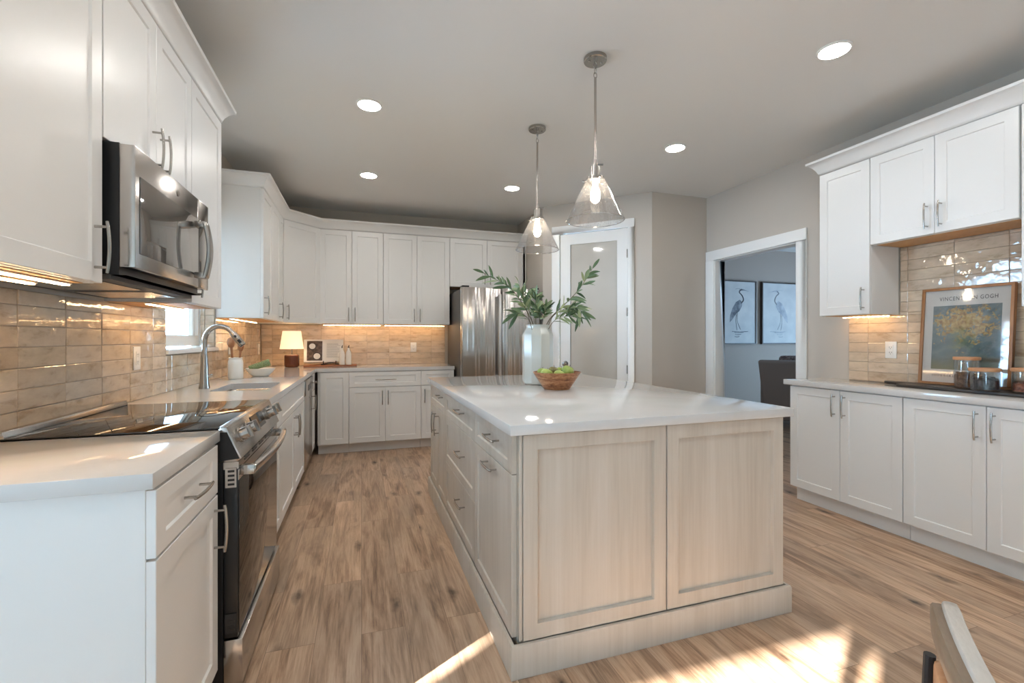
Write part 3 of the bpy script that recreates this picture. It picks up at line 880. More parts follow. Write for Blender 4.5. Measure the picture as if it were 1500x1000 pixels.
# crown mouldings swept along the cabinet tops
def crown(label, path):
    prof = [(0.0, 0.0), (0.006, 0.004), (0.010, 0.016), (0.018, 0.036), (0.034, 0.060), (0.052, 0.078), (0.064, 0.084), (0.066, 0.100), (-0.02, 0.100), (-0.02, 0.0)]
    pts = [Vector(p) for p in path]
    nrm = []
    for i in range(len(pts)):
        ns = []
        for a, b in ((i - 1, i), (i, i + 1)):
            if a >= 0 and b < len(pts):
                d = (pts[b] - pts[a]).normalized()
                ns.append(Vector((d.y, -d.x)))
        if len(ns) == 2:
            m = (ns[0] + ns[1]).normalized()
            m = m / max(0.2, m.dot(ns[0]))
        else:
            m = ns[0]
        nrm.append(m)
    mb = MB()
    k = len(prof)
    vs = [(p.x + n.x * a, p.y + n.y * a, UZ1 + 0.001 + z) for p, n in zip(pts, nrm) for a, z in prof]
    fs = []
    for i in range(len(pts) - 1):
        for j in range(k):
            fs.append((i * k + j, i * k + (j + 1) % k, (i + 1) * k + (j + 1) % k, (i + 1) * k + j))
    fs.append(tuple(range(k)))
    fs.append(tuple((len(pts) - 1) * k + j for j in reversed(range(k))))
    mb.add(vs, fs)
    return tag(mb.build('crown_molding', WHITE, angle=50), label, 'molding')
crown('white crown molding above the microwave cabinets', [(XU + 0.014, 1.20), (XU + 0.014, 2.956), (XW + 0.002, 2.956)])
crown('white crown molding bending round the far corner wall cabinets', [(XW + 0.002, 4.111), (XU + 0.014, 4.111), (XU + 0.014, 5.122), (-0.439, YU - 0.014), (1.984, YU - 0.014)])
crown('white crown molding along the right wall cabinets', [(XR - 0.002, 2.510), (XUR - 0.014, 2.510), (XUR - 0.014, 1.02)])

# --- worktops
CZ, CT = 0.9145, 0.038
def slab(label, poly, hole=None, z1=CZ, th=CT):
    mb = MB()
    mb.prism(poly, z1 - th, z1)
    o = mb.build('countertop', QUARTZ, bevel=0.0025)
    return tag(o, label, 'countertop')
slab('short white quartz countertop nearest the camera, left of the stove', [(XW + 0.002, 1.256), (-0.456, 1.256), (-0.456, 1.781), (XW + 0.002, 1.781)])
SX0, SX1, SY0, SY1 = -0.855, -0.545, 3.10, 3.60
cb_ = MB()
def seg_with_hole():
    x0, x1, y0, y1 = XW + 0.002, -0.450, 2.553, 5.757
    yb = 5.134
    def rr(n=5, r=0.03):
        pts = []
        for cx, cy, a0 in ((SX1 - r, SY1 - r, 0), (SX0 + r, SY1 - r, 90), (SX0 + r, SY0 + r, 180), (SX1 - r, SY0 + r, 270)):
            for i in range(n + 1):
                a = R(a0 + 90 * i / n)
                pts.append((cx + r * math.cos(a), cy + r * math.sin(a)))
        return pts
    inner = rr()
    outer = [(x1, y0), (x1, yb), (1.008, yb), (1.008, y1), (x0, y1), (x0, y0)]
    bm = bmesh.new()
    z1, z0 = CZ, CZ - CT
    ov = [bm.verts.new((x, y, z1)) for x, y in outer]
    iv = [bm.verts.new((x, y, z1)) for x, y in inner]
    es = [bm.edges.new((ov[i], ov[(i + 1) % len(ov)])) for i in range(len(ov))]
    es += [bm.edges.new((iv[i], iv[(i + 1) % len(iv)])) for i in range(len(iv))]
    bmesh.ops.triangle_fill(bm, use_beauty=True, use_dissolve=False, edges=es)
    for f in list(bm.faces):
        c = f.calc_center_median()
        if SX0 < c.x < SX1 and SY0 < c.y < SY1:
            inside = all((SX0 - 1e-6 <= v.co.x <= SX1 + 1e-6 and SY0 - 1e-6 <= v.co.y <= SY1 + 1e-6) for v in f.verts)
            if inside:
                bm.faces.remove(f)
    top = [([v.co.copy() for v in f.verts]) for f in bm.faces]
    bm.free()
    mb = MB()
    for f in top:
        mb.add([(p.x, p.y, z1) for p in f], [tuple(range(len(f)))])
        mb.add([(p.x, p.y, z0) for p in f], [tuple(reversed(range(len(f))))])
    for loop in (outer, inner):
        n = len(loop)
        mb.add([(x, y, z0) for x, y in loop] + [(x, y, z1) for x, y in loop], [(i, (i + 1) % n, n + (i + 1) % n, n + i) for i in range(n)])
    return mb
tag(seg_with_hole().build('countertop', QUARTZ, angle=30), 'long white quartz countertop wrapping the far corner, with the sink', 'countertop')
slab('white quartz countertop along the right wall under the poster', [(3.086, 1.00), (XR - 0.002, 1.00), (XR - 0.002, 2.678), (3.086, 2.678)])
slab('large white quartz island countertop with the vase and fruit bowl', [(0.504, 1.543), (1.842, 1.543), (1.842, 3.691), (0.504, 3.691)])

# ------------------------------------------------------------------ island base
isl = thing('kitchen_island', 'pale stained wood kitchen island in the middle of the floor', 'island', (0.545, 1.585, 0), 0)
IX, IY = 0.545, 1.585              # body corner in world space
IW, IL = 1.815 - IX, 3.66 - IY
MB().box(0, IW, 0, IL, 0.002, ZT1).build('body', ISLAND, isl)
bmould = MB()
prof = [(0.0, 0.0), (0.016, 0.0), (0.016, 0.108), (0.012, 0.118), (0.0, 0.118)]
ring = [(-0.021, -0.024), (IW + 0.0, -0.024), (IW + 0.0, IL + 0.02), (-0.021, IL + 0.02)]
ns = [(-1, -1), (1, -1), (1, 1), (-1, 1)]
vs = [(p[0] + n[0] * a, p[1] + n[1] * a, z + 0.001) for p, n in zip(ring, ns) for a, z in prof]
k = len(prof)
bmould.add(vs, [(i * k + j, i * k + (j + 1) % k, ((i + 1) % 4) * k + (j + 1) % k, ((i + 1) % 4) * k + j) for i in range(4) for j in range(k)])
bmould.build('base_molding', ISLAND, isl, angle=30)
def ipanel(x0, x1):
    mb = MB()
    shaker(mb, x0 - IX, x1 - IX, 0.121, 0.872, y=-0.001, st=0.056, t=0.022, rec=0.015)
    return mb.build('panel', ISLAND, isl, angle=25)
ipanel(0.560, 1.176)
ipanel(1.182, 1.800)
MB().box(0.545 - IX - 0.0, 0.558 - IX, -0.018, -0.001, 0.121, 0.872).build('corner_post', ISLAND, isl, bevel=0.001)
# drawers and doors on the aisle side (facing -x): local a runs from near to far
def iside(kind, y0, y1, z0, z1, handles, st=0.05):
    mb = MB()
    shaker(mb, 0, y1 - y0 - 0.004, z0, z1, st=st if z1 - z0 > 0.2 else 0.04, sv=0.05)
    fn = lambda x, y, z: (y - 0.001, (y1 - 0.002 - IY) - x, z)
    mb.map(fn)
    d = mb.build(kind, ISLAND, isl, angle=25)
    for (yc, zc, vert) in handles:
        h = pull(d, (y1 - 0.002) - yc, zc, vert, 0.165 if not vert else 0.155)
        for v_ in h.data.vertices:
            v_.co = Vector(fn(*v_.co))
    return d
ID0, ID1, IS = 0.125, 0.872, 0.722
iside('drawer', 1.59, 2.165, IS + 0.003, ID1, [(1.82, 0.815, False)])
iside('pull_out_door', 1.59, 2.165, ID0, IS, [(1.855, 0.690, False)])
iside('drawer', 2.165, 2.985, IS + 0.003, ID1, [(2.47, 0.823, False)])
iside('drawer', 2.165, 2.985, 0.425, IS, [(2.46, 0.592, False)])
iside('drawer', 2.165, 2.985, ID0, 0.422, [(2.46, 0.322, False)])
iside('drawer', 2.985, 3.655, IS + 0.003, ID1, [(3.15, 0.825, False)])
iside('door', 2.985, 3.32, ID0, IS, [(3.26, 0.61, True)])
iside('door', 3.32, 3.655, ID0, IS, [(3.38, 0.61, True)])

# ------------------------------------------------------------------ range
rg = thing('stove', 'stainless slide-in stove with black glass top between white cabinets', 'stove', (-0.405, 1.787, 0), R(90))
# local: x along the wall (0..0.758), y depth (0 = door face, + toward wall), z up
RW = 0.758
MB().box(0.002, RW - 0.002, 0.045, 0.66, 0.02, 0.905).build('body', BLACK, rg)
MB().box(-0.004, RW + 0.004, 0.055, 0.655, 0.9165, 0.9215).build('cooktop', CERAN, rg, bevel=0.0015)
tr = MB().prism([(0.0, 0.9215), (0.0, 0.926), (0.012, 0.938), (0.05, 0.942), (0.055, 0.9215)], -0.004, RW + 0.004, lambda a, b, c: (c, 0.672 - a, b))
tr.build('rear_trim', DARKGREY if False else STEEL, rg, bevel=0.001)
# slanted control panel
cp = MB().prism([(0.058, 0.922), (0.034, 0.922), (-0.012, 0.812), (0.0, 0.802), (0.058, 0.802)], 0.0, RW, lambda a, b, c: (c, a, b))
cpo = cp.build('control_panel', STEEL, rg, bevel=0.0015)
MB().prism([(0.060, 0.905), (0.032, 0.905), (-0.006, 0.812), (0.06, 0.806)], -0.002, -0.0003, lambda a, b, c: (c, a, b)).build('end_cap', BLACK, rg)
pn_ = Vector((0, -(0.922 - 0.812), 0.046)).normalized()   # outward normal of the slanted face: down-slope is (-0.046, -0.110)
sl = Vector((0, -0.046, -0.110)).normalized()
pn_ = Vector((0, -0.110, 0.046)).normalized()
def onpanel(x, s, w):
    p = Vector((x, 0.034, 0.922)) + sl * s + pn_ * w
    return tuple(p)
dsp = MB()
x0, x1 = 0.30, 0.50
dsp.add([onpanel(x0, 0.018, 0.0005), onpanel(x1, 0.018, 0.0005), onpanel(x1, 0.080, 0.0005), onpanel(x0, 0.080, 0.0005),
         onpanel(x0, 0.018, 0.003), onpanel(x1, 0.018, 0.003), onpanel(x1, 0.080, 0.003), onpanel(x0, 0.080, 0.003)],
        [(3, 2, 1, 0), (4, 5, 6, 7), (0, 1, 5, 4), (1, 2, 6, 5), (2, 3, 7, 6), (3, 0, 4, 7)])
dsp.build('display', CERAN, cpo)
for kx in (0.085, 0.200, 0.590, 0.690):
    kb = MB()
    kb.lathe([(0.027, 0.0), (0.027, 0.006), (0.022, 0.008), (0.0215, 0.030), (0.020, 0.034), (0.0, 0.034)], 24)
    kb.box(-0.008, 0.008, -0.022, 0.022, 0.033, 0.044)
    ux, uy = Vector((1, 0, 0)), sl
    c0 = Vector(onpanel(kx, 0.050, 0.0003))
    kb.map(lambda a, b, c: tuple(c0 + ux * a + uy * b + pn_ * c))
    kb.build('knob', NICKEL, cpo)
vb = MB()
for i in range(5):
    for j in range(2):
        xa = 0.09 + i * 0.125
        vb.box(xa, xa + 0.075, 0.004 - 0.012 + 0.0, 0.004, 0.785 + j * 0.010, 0.790 + j * 0.010)
MB().box(0.004, RW - 0.004, -0.002, 0.044, 0.776, 0.8005).build('vent_rail', STEEL, rg)
vb.map(lambda a, b, c: (a, b + 0.0045, c)).build('vent_slots', BLACK, rg)
od = thing('x', '', '') if False else MB().box(0.004, RW - 0.004, 0.0, 0.044, 0.195, 0.774).build('oven_door', BLACK, rg, bevel=0.003)
MB().box(0.012, RW - 0.012, -0.003, -0.0003, 0.205, 0.735).build('window', OVENGLASS, od, bevel=0.001)
MB().box(0.004, RW - 0.004, -0.0028, -0.0003, 0.737, 0.773).build('top_rail', STEEL, od)
# wide bowed towel-bar handle
hb = MB()
n = 20
vs = []
for i in range(n + 1):
    s = i / n
    x = 0.030 + s * (RW - 0.06)
    out = -0.040 - 0.020 * math.sin(math.pi * s)
    for (dy, dz) in ((0.009, 0.748), (-0.008, 0.752), (-0.010, 0.776), (0.009, 0.780)):
        vs.append((x, out + dy, dz))
fs = [(i * 4 + j, i * 4 + (j + 1) % 4, (i + 1) * 4 + (j + 1) % 4, (i + 1) * 4 + j) for i in range(n) for j in range(4)]
fs += [(0, 1, 2, 3), (n * 4 + 3, n * 4 + 2, n * 4 + 1, n * 4)]
hb.add(vs, fs)
for xa in (0.026, RW - 0.056):
    hb.box(xa, xa + 0.03, -0.046, -0.003, 0.747, 0.781)
hb.build('handle', STEEL, od, bevel=0.003)
for zc, n in ((0.745, 4), (0.245, 3)):
    MB().box(0.0008, 0.0034, 0.004, 0.038, zc - 0.032, zc + 0.035).build('hinge_plate', STEEL if zc > 0.5 else BLACK, od)
    sb = MB()
    for i in range(n):
        sb.box(-0.0002, 0.0007, 0.010, 0.030, zc - 0.024 + i * 0.015, zc - 0.017 + i * 0.015)
    sb.build('hinge_slots', BLACK, od)
MB().box(0.004, RW - 0.004, -0.014, 0.044, 0.035, 0.188).build('drawer', STEEL, rg, bevel=0.002)
for px, py in ((0.05, 0.08), (RW - 0.05, 0.08), (0.05, 0.6), (RW - 0.05, 0.6)):
    MB().lathe([(0.018, 0.0), (0.018, 0.0195)], 12, (px, py, 0)).build('leg', BLACK, rg)

# ------------------------------------------------------------------ microwave
mw = thing('microwave', 'stainless over-the-range microwave under the wall cabinets', 'microwave', (-0.678, 1.738, 0), R(90))
MWW = 0.722
MB().box(0.002, MWW - 0.002, 0.0425, 0.388, 1.425, 1.839).build('body', BLACK, mw)
dr = MB()
dr.box(0.0, 0.580, 0.0, 0.042, 1.449, 1.836)
do = dr.build('door', STEEL, mw, bevel=0.003)
MB().box(0.583, MWW, 0.0, 0.042, 1.449, 1.836).build('control_strip', STEEL, mw, bevel=0.003)
MB().box(0.586, MWW - 0.016, -0.003, -0.0003, 1.500, 1.745).build('keypad', MWGLASS, mw, bevel=0.001)
MB().box(0.030, 0.579, -0.003, -0.0003, 1.497, 1.745).build('window', MWGLASS, do, bevel=0.001)
hb = MB()
n = 16
vs = []
for i in range(n + 1):
    s = i / n
    z = 1.487 + s * 0.235
    out = -0.040 - 0.016 * math.sin(math.pi * s)
    for dx, dy in ((0.515, 0.006), (0.517, -0.007), (0.567, -0.007), (0.569, 0.006)):
        vs.append((dx, out + dy, z))
hb.add(vs, [(i * 4 + j, i * 4 + (j + 1) % 4, (i + 1) * 4 + (j + 1) % 4, (i + 1) * 4 + j) for i in range(n) for j in range(4)] + [(0, 1, 2, 3), (n * 4 + 3, n * 4 + 2, n * 4 + 1, n * 4)])
hb.box(0.517, 0.567, -0.045, -0.0032, 1.484, 1.508)
hb.box(0.517, 0.567, -0.045, -0.0032, 1.701, 1.725)
hb.build('handle', NICKEL, do, bevel=0.003)
MB().lathe([(0.011, 0.0), (0.011, 0.0012), (0.0, 0.0014)], 20).map(lambda a, b, c: (0.355 + a, -0.0004 - c, 1.790 + b)).build('emblem', NICKEL, do)
ub = MB().prism([(0.02, 1.4245), (0.06, 1.4245), (0.06, 1.410), (0.36, 1.402), (0.38, 1.402), (0.38, 1.4245)], 0.004, MWW - 0.004, lambda a, b, c: (c, a + 0.005, b))
ub.build('underside', DARKGREY, mw)
for xa in (0.06, 0.40):
    MB().prism([(0.10, 1.4085), (0.34, 1.402), (0.34, 1.3995), (0.10, 1.406)], xa, xa + 0.26, lambda a, b, c: (c, a + 0.005, b)).build('grease_filter', NICKEL, mw)

# ------------------------------------------------------------------ dishwasher
dw = thing('dishwasher', 'stainless dishwasher between the sink cabinet and the far corner', 'dishwasher', (XF, 4.192, 0), R(90))
MB().box(0.003, 0.617, 0.001, 0.57, 0.105, 0.872).build('body', BLACK, dw)
d = MB().box(0.004, 0.616, -0.024, -0.0003, 0.112, 0.735).build('door', STEEL, dw, bevel=0.003)
c = MB().box(0.004, 0.616, -0.030, -0.0003, 0.738, 0.868).build('control_panel', STEEL, dw, bevel=0.006)
MB().box(0.20, 0.42, -0.032, -0.0303, 0.765, 0.815).build('pocket_handle', BLACK, c)
MB().box(0.0042, 0.03, -0.0315, -0.0303, 0.742, 0.864).build('end_cap', BLACK, c)
MB().box(0.004, 0.616, 0.06, 0.57, 0.001, 0.1045).build('toe_kick', BLACK, dw)

# ------------------------------------------------------------------ fridge
fr = thing('refrigerator', 'stainless french door refrigerator at the far right corner', 'refrigerator', (1.032, 4.87, 0), 0)
FW = 0.92
MB().box(0.004, FW - 0.004, 0.076, 0.86, 0.03, 1.775).build('body', DARKGREY, fr, bevel=0.004)
def fdoor(x0, x1, z0, z1, name='door'):
    mb = MB()
    n = 10
    poly = []
    for i in range(n + 1):
        s = i / n
        x = x0 + 0.014 + (x1 - x0 - 0.028) * s
        poly.append((x, -0.010 * math.sin(math.pi * s) + 0.002))
    poly += [(x1, 0.016), (x1, 0.07), (x0, 0.07), (x0, 0.016)]
    mb.prism(poly, z0, z1)
    return mb.build(name, FRIDGE_STEEL, fr, bevel=0.003, angle=30)
hs = FW / 2
dl_ = fdoor(0.0, hs - 0.003, 0.66, 1.79)
dr_ = fdoor(hs + 0.003, FW, 0.66, 1.79)
fdoor(0.0, FW, 0.08, 0.65, 'freezer_drawer')
for d_, x_ in ((dl_, hs - 0.036), (dr_, hs + 0.036)):
    hb = MB()
    hb.box(x_ - 0.013, x_ + 0.013, -0.062, -0.044, 0.78, 1.715)
    hb.box(x_ - 0.010, x_ + 0.010, -0.0445, -0.001, 0.79, 0.815)
    hb.box(x_ - 0.010, x_ + 0.010, -0.0445, -0.001, 1.68, 1.705)
    hb.build('handle', BARSTEEL, d_, bevel=0.004)
MB().box(0.01, 0.09, 0.02, 0.12, 1.7905, 1.81).build('hinge_cover', BLACK, fr, bevel=0.004)
MB().box(FW - 0.09, FW - 0.01, 0.02, 0.12, 1.7905, 1.81).build('hinge_cover', BLACK, fr, bevel=0.004)
MB().box(0.01, FW - 0.01, 0.05, 0.80, 0.0, 0.029).build('base_grille', BLACK, fr)

# ------------------------------------------------------------------ sink and faucet
sk = MB()
e = 0.006
def rrect(x0, x1, y0, y1, r, n=5):
    pts = []
    for cx, cy, a0 in ((x1 - r, y1 - r, 0), (x0 + r, y1 - r, 90), (x0 + r, y0 + r, 180), (x1 - r, y0 + r, 270)):
        for i in range(n + 1):
            a = R(a0 + 90 * i / n)
            pts.append((cx + r * math.cos(a), cy + r * math.sin(a)))
    return pts
rings = [(rrect(SX0 - 0.02, SX1 + 0.02, SY0 - 0.02, SY1 + 0.02, 0.045), CZ - CT - 0.0012), (rrect(SX0 + 0.001, SX1 - 0.001, SY0 + 0.001, SY1 - 0.001, 0.03), CZ - CT - 0.0012),
         (rrect(SX0 + 0.001, SX1 - 0.001, SY0 + 0.001, SY1 - 0.001, 0.03), CZ - CT + 0.015) if False else (rrect(SX0 + 0.003, SX1 - 0.003, SY0 + 0.003, SY1 - 0.003, 0.03), CZ - CT - 0.006),
         (rrect(SX0 + 0.008, SX1 - 0.008, SY0 + 0.008, SY1 - 0.008, 0.035), CZ - 0.20), (rrect(SX0 + 0.03, SX1 - 0.03, SY0 + 0.03, SY1 - 0.03, 0.04), CZ - 0.225)]
n = len(rings[0][0])
vs = [(x, y, z) for pts, z in rings for x, y in pts]
fs = [(k * n + i, k * n + (i + 1) % n, (k + 1) * n + (i + 1) % n, (k + 1) * n + i) for k in range(len(rings) - 1) for i in range(n)]
fs.append(tuple((len(rings) - 1) * n + i for i in range(n)))
sk.add(vs, fs)
sink = tag(sk.build('sink', STEEL, fixn=False), 'stainless undermount sink set in the left countertop', 'sink')
sink.modifiers.new('thickness', 'SOLIDIFY').thickness = 0.0012
MB().lathe([(0.042, 0.0), (0.042, 0.003), (0.030, 0.004), (0.0, 0.002)], 24, ((SX0 + SX1) / 2, (SY0 + SY1) / 2, CZ - 0.2245)).build('drain', NICKEL, sink)

fc = thing('faucet', 'tall brushed nickel pull-down faucet beside the sink', 'faucet', (-0.930, 3.30, CZ), R(0))
MB().lathe([(0.030, 0.0), (0.030, 0.004), (0.026, 0.03), (0.0185, 0.20), (0.0165, 0.215)], 24).build('body', NICKEL, fc)
pts = [(0, 0, 0.21), (0, 0, 0.275)] + [(0.083 - 0.083 * math.cos(R(a)), 0, 0.292 + 0.098 * math.sin(R(a))) for a in range(0, 156, 12)]
MB().tube(pts, 0.0150, 16).build('spout', NICKEL, fc)
p0 = Vector(pts[-1])
dirn = (Vector(pts[-1]) - Vector(pts[-2])).normalized()
hp = [p0 - dirn * 0.002, p0 + dirn * 0.02, p0 + dirn * 0.07, p0 + dirn * 0.10]
sh = MB().tube(hp, [0.0175, 0.020, 0.0215, 0.0205], 16).build('spray_head', NICKEL, fc)
side = Vector((0.10, -0.98, 0.16)).normalized()
b1 = MB().tube([p0 + dirn * 0.035 + side * 0.017, p0 + dirn * 0.035 + side * 0.0235], 0.0075, 12).build('button', BLACK, sh)
b2 = MB()
q = p0 + dirn * 0.073 + side * 0.0205
b2.tube([q - dirn * 0.012, q + dirn * 0.012], 0.0085, 12)
b2.build('button', BLACK, sh)
MB().tube([p0 + dirn * 0.1005, p0 + dirn * 0.104], 0.017, 16).build('nozzle', BLACK, sh)
MB().tube([(0.016, 0.0, 0.075), (0.045, 0.0, 0.080)], [0.011, 0.009], 12).build('lever', NICKEL, fc)

# ------------------------------------------------------------------ outlets and switches
def outlet(label, fn, w=0.072, h=0.117, kind='outlet'):
    o = thing('wall_outlet', label, 'outlet')
    MB().box(-w / 2, w / 2, 0.0, 0.005, -h / 2, h / 2).map(fn).build('cover_plate', PLASTIC, o, bevel=0.0015)
    MB().box(-0.017, 0.017, 0.0052, 0.0072, -0.034, 0.034).map(fn).build('receptacle', PLASTIC, o, bevel=0.0006)
    s = MB()
    for zc in (0.018, -0.018):
        s.box(-0.008, -0.0055, 0.0073, 0.0077, zc - 0.004, zc + 0.005)
        s.box(0.0055, 0.008, 0.0073, 0.0077, zc - 0.004, zc + 0.005)
        s.lathe([(0.0025, 0.0), (0.0025, 0.0004)], 10)
        m_ = len(s.v) - 20
        s.v[m_:] = [(x, 0.0073 + z, zc - 0.010 + y) for x, y, z in s.v[m_:]]
    s.map(fn).build('slots', DARKGREY, o)
    return o
TW = 0.0105
outlet('white wall outlet on the tile between stove and sink window', lambda a, b, c: (XW + TW + b, 2.765 + a, 1.127 + c))
outlet('white wall outlet half hidden behind the wooden spoons', lambda a, b, c: (XW + TW + b, 4.47 + a, 1.150 + c))
outlet('white wall outlet on the left wall near the far corner', lambda a, b, c: (XW + TW + b, 5.65 - 0.02 + a, 1.112 + c))
outlet('white wall outlet on the far wall tile next to the fridge', lambda a, b, c: (0.613 + a, YW - TW - b, 1.122 + c))
outlet('white wall outlet on the right wall tile left of the poster', lambda a, b, c: (XR - TW - b, 2.205 - a, 1.147 + c))

# ------------------------------------------------------------------ under-cabinet lights
def led(label, p0, p1, w=0.012):
    d = Vector(p1) - Vector(p0)
    o = thing('under_cabinet_light', label, 'light', tuple(p0), math.atan2(d.y, d.x))
    L_ = d.length
    MB().box(0, L_, -w / 2 - 0.003, w / 2 + 0.003, -0.0045, -0.001).build('channel', PLASTIC, o)
    MB().box(0.004, L_ - 0.004, -w / 2, w / 2, -0.0085, -0.0047).build('strip', LED, o)
    return o
UZL = UZ0 - 0.003
led('warm strip light under the wall cabinet nearest the camera, front row', (-0.825, 1.22, UZL), (-0.825, 1.69, UZL), 0.016)
led('warm strip light under the wall cabinet nearest the camera, rear row', (-0.905, 1.22, UZL), (-0.905, 1.69, UZL), 0.016)
led('warm strip light under the narrow cabinet beside the sink window', (-0.93, 2.50, UZL), (-0.93, 2.94, UZL), 0.016)
led('warm strip light under the wall cabinet right of the sink window', (-0.99, 4.14, UZL), (-0.99, 5.08, UZL))
led('warm strip light under the far wall cabinet above the cookbook', (-0.42, 5.66, UZL), (0.22, 5.66, UZL))
led('warm strip light under the far wall cabinet beside the fridge', (0.26, 5.66, UZL), (0.98, 5.66, UZL))
led('warm strip light under the right wall cabinet by the doorway', (3.46, 2.49, UZL), (3.46, 2.17, UZL))

# ------------------------------------------------------------------ recessed downlights
DLS = [((2.363, 1.746), 'round recessed ceiling light nearest the right wall cabinets'), ((0.048, 3.10), 'round recessed ceiling light above the aisle beside the microwave'),
       ((0.063, 4.431), 'round recessed ceiling light nearest the far left corner'), ((1.44, 4.358), 'round recessed ceiling light partly beside the far pendant rod'),
       ((2.369, 3.034), 'round recessed ceiling light between the near pendant and the doorway'),
       ((0.05, 1.77), 'added fill downlight, unseen overhead above the stove aisle'), ((0.05, 0.44), 'added fill downlight, unseen overhead behind the camera on the stove side'),  # last three are unseen lamps added to fill the aisle and floor
       ((2.37, 0.44), 'added fill downlight, unseen overhead behind the camera on the right wall side')]
for (x, y), lab in DLS:
    o = thing('ceiling_light', lab, 'ceiling light', (x, y, ZC), 0, 'recessed ceiling lights')
    MB().lathe([(0.082, -0.0005), (0.082, -0.004), (0.074, -0.009), (0.070, -0.009), (0.070, -0.0005)], 36).build('trim_ring', TRIM, o)
    MB().lathe([(0.0, -0.006), (0.0695, -0.006), (0.0695, -0.001), (0.0, -0.001)], 36, cap=False).build('lens', DISC, o)

# ------------------------------------------------------------------ pendants
def pendant(label, x, y):
    o = thing('pendant_light', label, 'pendant light', (x, y, ZC), 0, 'glass pendants over the island')
    ca_ = MB().lathe([(0.062, -0.0005), (0.062, -0.018), (0.058, -0.022), (0.0, -0.022)], 32).build('canopy', NICKEL, o)
    s = MB()
    for sx_ in (-0.035, 0.035):
        s.lathe([(0.005, -0.022), (0.005, -0.026), (0.0, -0.028)], 10, (sx_, 0, 0))
    s.build('screws', NICKEL, ca_)
    ch = MB()
    for i in range(3):
        z = -0.040 - i * 0.027
        ring_ = []
        for k in range(15):
            a = 2 * math.pi * k / 14
            p = (0.009 * math.cos(a), 0.0, z + 0.018 * math.sin(a))
            ring_.append(p if i % 2 == 0 else (0.0, p[0], p[2]))
        ch.tube(ring_, 0.0022, 6, cap=False)
    ch.build('chain', NICKEL, o)
    MB().tube([(0, 0, -0.106), (0, 0, -0.56)], 0.0068, 12).build('rod', NICKEL, o)
    sk_ = MB().lathe([(0.008, -0.55), (0.012, -0.565), (0.012, -0.585), (0.026, -0.590), (0.027, -0.645), (0.046, -0.648), (0.048, -0.668), (0.030, -0.670), (0.0, -0.670)], 28).build('socket', NICKEL, o)
    for k in range(3):
        a = R(25 + 120 * k)
        sc2 = MB().tube([(0.040 * math.cos(a), 0.040 * math.sin(a), -0.662), (0.066 * math.cos(a), 0.066 * math.sin(a), -0.662)], 0.004, 8)
        sc2.tube([(0.060 * math.cos(a), 0.060 * math.sin(a), -0.662), (0.068 * math.cos(a), 0.068 * math.sin(a), -0.662)], 0.0065, 8)
        sc2.build('thumb_screw', NICKEL, sk_)
    MB().tube([(0.012, 0, -0.575), (0.042, -0.01, -0.575)], [0.004, 0.0055], 8).build('switch_key', NICKEL, sk_)
    shp = [(0.050, -0.655), (0.056, -0.672), (0.154, -0.874), (0.1565, -0.878), (0.152, -0.875), (0.0535, -0.674), (0.0475, -0.655)]
    MB().lathe(shp, 48, cap=False).build('glass_shade', SEEDGLASS, o, angle=60)
    rim = []
    for k in range(49):
        a = 2 * math.pi * k / 48
        rim.append((0.1545 * math.cos(a), 0.1545 * math.sin(a), -0.8795))
    MB().tube(rim, 0.0026, 8, cap=False).build('rim', RIMGLASS, o)
    MB().lathe([(0.014, -0.671), (0.015, -0.695), (0.020, -0.712), (0.026, -0.735), (0.027, -0.752), (0.022, -0.772), (0.010, -0.784), (0.0, -0.786)], 20).build('bulb', BULB, o)
    return o
pendant('larger looking glass cone pendant, nearer, hanging over the island middle', 1.203, 2.203)
pendant('smaller looking glass cone pendant, farther, hanging over the island far end', 1.203, 3.061)

